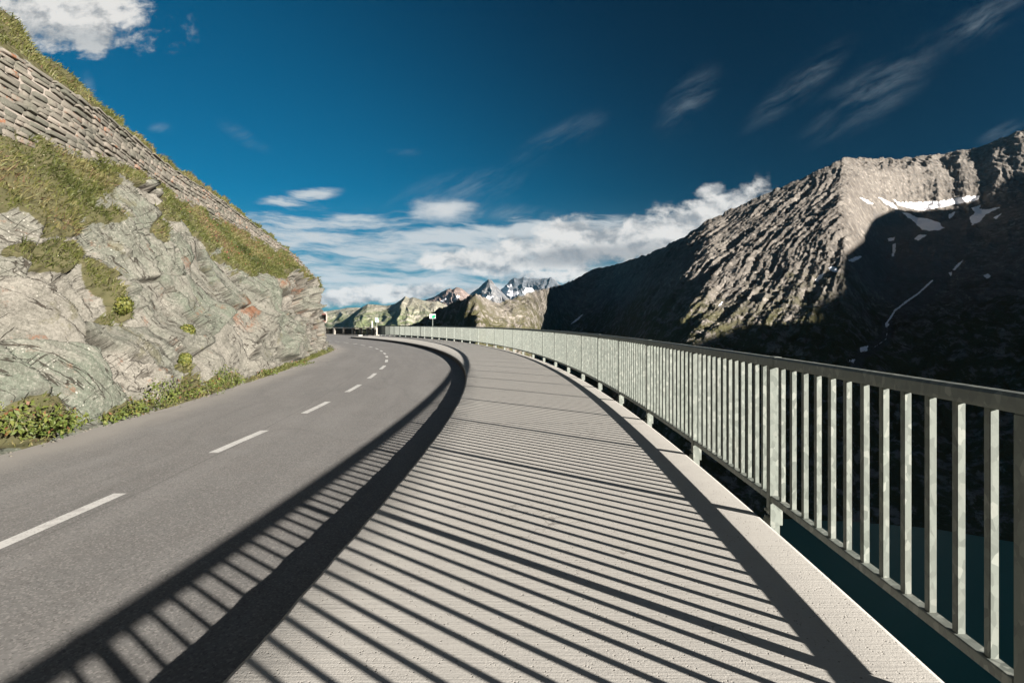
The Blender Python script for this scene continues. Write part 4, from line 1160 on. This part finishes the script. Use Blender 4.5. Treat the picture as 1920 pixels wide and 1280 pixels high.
def flat_poly(polys, mat, name, parent, loc, th=.004):
    v = []; f = []
    for pl in polys:
        n = len(pl); o = len(v); v += [(x, -th/2, z) for x, z in pl] + [(x, th/2, z) for x, z in pl]
        f += [[o+k for k in range(n)], [o+n+k for k in range(n)][::-1]] + [[o+k, o+k+n, o+(k+1) % n+n, o+(k+1) % n] for k in range(n)]
    m = bpy.data.meshes.new(name); m.from_pydata(v, [], f); m.materials.append(mat); m.update()
    bm = bmesh.new(); bm.from_mesh(m); bmesh.ops.recalc_face_normals(bm, faces=bm.faces[:]); bm.to_mesh(m); bm.free()
    o = link(bpy.data.objects.new(name, m), parent); o.location = loc; return o
def sign(px, Y, top, w, h, rz, polys, lab):
    X = (px - XC) / F * Y; z0 = -0.6
    s = empty('sign', (X, Y, z0), rz)
    zt = EYE + (YH - top) / F * Y - z0
    mb = MB(); mb.cyl((0, 0.03, (zt - .02) / 2), 0.032, zt - .02, seg=12); mb.build('pole', M['galv'], s)
    pl = rounded_plate(w, h, .03, .012, M['white'], 'sign_board', s, (0, -0.012, zt - h/2))
    flat_poly(polys, M['sgreen'], 'emblem', pl, (0, -0.010, 0))
    tag(s, lab, 'sign')
w, h = .54, .40
sign(811, 47.0, 588.5, w, h, 0.0, [[(-.02,-.17),(.20,-.17),(.21,-.06),(.25,-.02),(.24,.10),(.14,.12),(.08,.06),(-.02,.05),(-.06,-.04)], [(-.17,-.02),(-.11,-.02),(-.11,.05),(-.17,.05)], [(-.02,.07),(.06,.09),(.06,.12),(-.02,.11)], [(-.2,-.13),(-.12,-.13),(-.12,-.10),(-.2,-.10)]],
     'wide white and green sign board rising behind the middle of the railing')
sign(706.5, 58.6, 596, .40, .46, 0.75, [[(.0,.08),(.18,.04),(.19,.22),(.05,.21)], [(-.18,-.21),(.02,-.2),(.05,-.02),(-.06,-.02),(-.17,-.06)], [(.06,-.12),(.16,-.1),(.12,.0),(.06,-.01)]],
     'white and green sign board turned sideways at the far end of the railing')
mp = empty('marker_post', ((696 - XC) / F * 59.9, 60.3, 0.0)); mb = MB(); mb.box((0, 0, .78), (.10, .06, 1.56), bev=.01); mb.build('shaft', M['white'], mp)
mb = MB(); mb.box((0, 0, 1.575), (.104, .064, .03), bev=.006); mb.build('cap', M['galv'], mp)
tag(mp, 'slim white marker post standing just behind the stone parapet', 'post')
Ym = 34.2; Xm = (605 - XC) / F * Ym
mr = empty('traffic_mirror', (Xm, Ym, ZR), 0.12); cz = EYE + (YH - 595.5) / F * Ym - ZR
mb = MB(); mb.cyl((0, .08, cz / 2), .035, cz, seg=12); mb.build('pole', M['galv'], mr)
rounded_plate(.56, .68, .16, .05, M['mframe'], 'frame', mr, (0, 0, cz))
rounded_plate(.44, .56, .10, .02, M['mirror'], 'mirror_glass', mr, (0, -.035, cz))
flat_poly([[(-.20,.19),(.20,.19),(.17,.27),(-.17,.27)], [(-.20,-.19),(.20,-.19),(.17,-.27),(-.17,-.27)]], M['redp'], 'red_band', mr, (0, -.05, cz))
mb = MB(); mb.box((0, -.03, cz + .345), (.5, .12, .02), bev=.005); mb.build('hood', M['white'], mr)
tag(mr, 'rounded traffic mirror with white frame and red bands peeking out behind the cliff corner', 'mirror')

# ------------------------------------------------------------------ air
hm = bpy.data.materials.new('haze_air'); hm.use_nodes = True; hn = hm.node_tree
for n_ in list(hn.nodes):
    if n_.type != 'OUTPUT_MATERIAL': hn.nodes.remove(n_)
pv = hn.nodes.new('ShaderNodeVolumePrincipled'); pv.inputs['Color'].default_value = (0.16, 0.60, 1.0, 1); pv.inputs['Density'].default_value = 4.6e-6
pv.inputs['Anisotropy'].default_value = 0.0
hn.links.new(pv.outputs[0], [n_ for n_ in hn.nodes if n_.type == 'OUTPUT_MATERIAL'][0].inputs['Volume'])
hx = (-16500, 9500); hy = (-4500, 16000); hz = (-134.0, 1400.0)
hv = [(x, y, z) for z in hz for y in hy for x in hx]
hz_o = raw_mesh('haze', hv, [[0,2,3,1],[4,5,7,6],[0,1,5,4],[2,6,7,3],[0,4,6,2],[1,3,7,5]], hm); tag(hz_o, kind='stuff')

# ------------------------------------------------------------------ sky
world = bpy.data.worlds.new('World'); scene.world = world; world.use_nodes = True
nt = world.node_tree; S.nt = nt
bg = nt.nodes['Background']; out = nt.nodes['World Output']
sky = nt.nodes.new('ShaderNodeTexSky'); sky.sky_type = 'NISHITA'; sky.sun_disc = False
sky.sun_elevation = SUN_EL; sky.sun_rotation = math.atan2(SUN_H[0], SUN_H[1]); sky.altitude = 2300; sky.air_density = 1.0; sky.dust_density = 0.3; sky.ozone_density = 1.5
SK = S(sky.outputs[0])
D_ = texco('Generated'); dx_, dy_, dz_ = sep(D_)
fwd = sm(dy_, 0.05, 0.25)
dys = S.m('MAXIMUM', dy_, 0.05)
gx_ = dx_ / dys; gz_ = dz_ / dys              # direction on a forward plane
# polarised, darker towards 90 degrees from the sun (upper right of the view)
SD = (SUN_H[0] * math.cos(SUN_EL), SUN_H[1] * math.cos(SUN_EL), math.sin(SUN_EL))
skyc = mixc(1.0, SK, (0.010, 0.225, 0.290), 'MULTIPLY')
cosg = dx_ * SD[0] + dy_ * SD[1] + dz_ * SD[2]
pol = 1.0 - 0.62 * (1.0 - sm(S.m('ABSOLUTE', cosg), 0.05, 0.80))
skyc = mixc(sm(gz_ * 0.8 + gx_ * 0.75, 0.0, 0.8) * 0.75, skyc, mixc(1.0, SK, (0.014, 0.092, 0.158), 'MULTIPLY'))
def vscale(c, f):
    n = nt.nodes.new('ShaderNodeVectorMath'); n.operation = 'SCALE'; nt.links.new(c.s, n.inputs[0])
    if isinstance(f, S): nt.links.new(f.s, n.inputs['Scale'])
    else: n.inputs['Scale'].default_value = f
    return S(n.outputs[0])
skyc = vscale(skyc, pol)
# clouds
def px2(x, y): return (x - XC) / F, (YH - y) / F
def ell(x, y, rx, ry, ang=0.0, soft=1.0):
    cx, cz = px2(x, y); c, s = math.cos(math.radians(ang)), math.sin(math.radians(ang))
    ax = gx_ - cx; az = gz_ - cz
    p = (ax * c + az * s) * (F / rx); q = (az * c - ax * s) * (F / ry)
    return S.m('MAXIMUM', 1.0 - S.m('SQRT', p * p + q * q), -1.0)
gv = comb(gx_, gz_, 0.0)
warp = noise(gv, 5.0, 4, 0.55, out='Color')
n2 = nt.nodes.new('ShaderNodeVectorMath'); n2.operation = 'MULTIPLY_ADD'; nt.links.new(warp.s, n2.inputs[0]); n2.inputs[1].default_value = (.07, .05, 0); nt.links.new(gv.s, n2.inputs[2]); gw = S(n2.outputs[0])
puff = noise(mapping(gw, (1, 1.5, 1)), 11.0, 8, 0.60)
puff_l = noise(mapping(gw, (1, 1.5, 1), loc=(-0.012, -0.022, 0)), 11.0, 5, 0.60)     # same field shifted towards the light
wis = noise(mapping(gw, (0.9, 6.5, 1), (0, 0, 0.05)), 6.0, 9, 0.62)
def mx_(*a):
    r = a[0]
    for b in a[1:]: r = S.m('MAXIMUM', r, b)
    return r
cum_e = mx_(ell(110,30,230,80,-8), ell(1130,455,290,62,6), ell(1330,400,130,42,24), ell(930,492,150,34,-2), ell(1240,448,150,40,10), ell(1085,505,30,22,0), ell(690,555,140,22,3), ell(800,545,75,22,6),
            ell(1335,357,42,20,12), ell(905,550,60,20,0), ell(820,492,44,18,0), ell(1020,520,100,18,0))
cum = sm(cum_e * 1.25 + (puff - 0.5) * 2.6, 0.05, 0.62) * sm(cum_e, -0.30, 0.15)
str_e = mx_(ell(640,440,260,40,0), ell(760,520,330,40,0), ell(1000,430,260,26,2), ell(700,460,330,62,-2), ell(880,440,330,30,0), ell(620,500,230,40,-4), ell(560,425,160,26,-6), ell(960,470,200,60,0), ell(560,370,70,16,8), ell(500,398,60,10,0))
strat = sm(str_e * 0.8 + (wis - 0.5) * 4.2, -0.15, 0.95) * sm(str_e, -0.35, 0.25) * 0.92
bl_e = ell(836,397,82,36,-4)
blob = sm(bl_e * 1.1 + (puff - 0.5) * 1.4 + (wis - 0.5) * 1.2, 0.0, 1.0) * sm(bl_e, -.5, .3)
cir_e = mx_(ell(860,360,150,44,10), ell(1050,262,110,34,28), ell(455,255,60,18,-30), ell(1640,170,170,60,35), ell(165,160,16,30,10), ell(1880,245,60,18,22), ell(1500,160,140,34,40), ell(760,285,36,10,0), ell(960,400,150,22,-6), ell(300,240,26,12,0), ell(1840,40,120,40,30), ell(1290,190,90,40,50))
cirn = noise(mapping(gw, (1.0, 5.0, 1), (0, 0, -0.5)), 6.0, 9, 0.66)
cir = sm(cirn * 0.9 + puff * 0.1, 0.38, 0.80) * sm(cir_e, -0.15, 1.0) * 0.34
haze_l = sm(gz_, 0.26, -0.02)
light = S.m('ADD', (puff - puff_l) * 3.2, 0.66)
basecl = sm(light + (puff - 0.5) * 0.8, 0.10, 1.0)
mass = ell(1120,478,210,26,4)                       # grey underside of the big bank
ccol = mixc(basecl, (0.46, 0.49, 0.52), (1.10, 1.08, 1.04))
ccol = mixc(sm(mass + (puff - 0.5) * 1.2, 0.0, 0.7) * 0.65, ccol, (0.36, 0.38, 0.41))
m2 = ell(150,75,170,30,-10); ccol = mixc(sm(m2 + (puff - .5), -.1, .8) * .5, ccol, (0.42, 0.48, 0.53))
CS = 3.4
horizon = mixc(1.0, skyc, skyc, 'MIX')
c = mixc(haze_l * 0.8, skyc, tuple(x * CS for x in (0.17, 0.34, 0.43)))
c = mixc(cir * fwd, c, tuple(x * CS for x in (0.60, 0.72, 0.80)))
c = mixc(strat * fwd, c, tuple(x * CS for x in (0.86, 0.91, 0.93)))
c = mixc((blob * fwd).clamp(), c, tuple(x * CS for x in (0.90, 0.93, 0.94)))
c = mixc(cum * fwd, c, vscale(ccol, CS))
# unseen pale cloud added behind the camera to neutralise the blue ambient light
fill_cloud = sm(noise(D_, 2.2, 5, 0.6), 0.35, 0.65) * sm(dy_, 0.15, -0.25)
c = mixc(fill_cloud * 0.6, c, tuple(x * CS for x in (0.36, 0.34, 0.32)))
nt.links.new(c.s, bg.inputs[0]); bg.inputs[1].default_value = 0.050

# ------------------------------------------------------------------ sun and camera
sd = bpy.data.lights.new('sun', 'SUN'); sd.energy = 5.0; sd.angle = math.radians(0.5); sd.color = (1.0, 0.94, 0.865)
so_ = bpy.data.objects.new('sun', sd); COL.objects.link(so_); so_.location = (200, -160, 120)
so_.rotation_euler = Vector(SD).to_track_quat('Z', 'Y').to_euler()

cd = bpy.data.cameras.new('camera'); cam = bpy.data.objects.new('camera', cd); COL.objects.link(cam)
cam.location = (0, 0, EYE); cam.rotation_euler = (math.pi / 2, 0, 0)
cd.sensor_width = 36; cd.lens = 36 * F / 1920; cd.shift_y = -(640 - YH) / 1920; cd.shift_x = 0
cd.clip_start = 0.05; cd.clip_end = 60000
scene.camera = cam
scene.view_settings.view_transform = 'Standard'; scene.view_settings.look = 'None'
scene.view_settings.gamma = 1; scene.view_settings.use_curve_mapping = False
scene.view_settings.exposure = 2.06
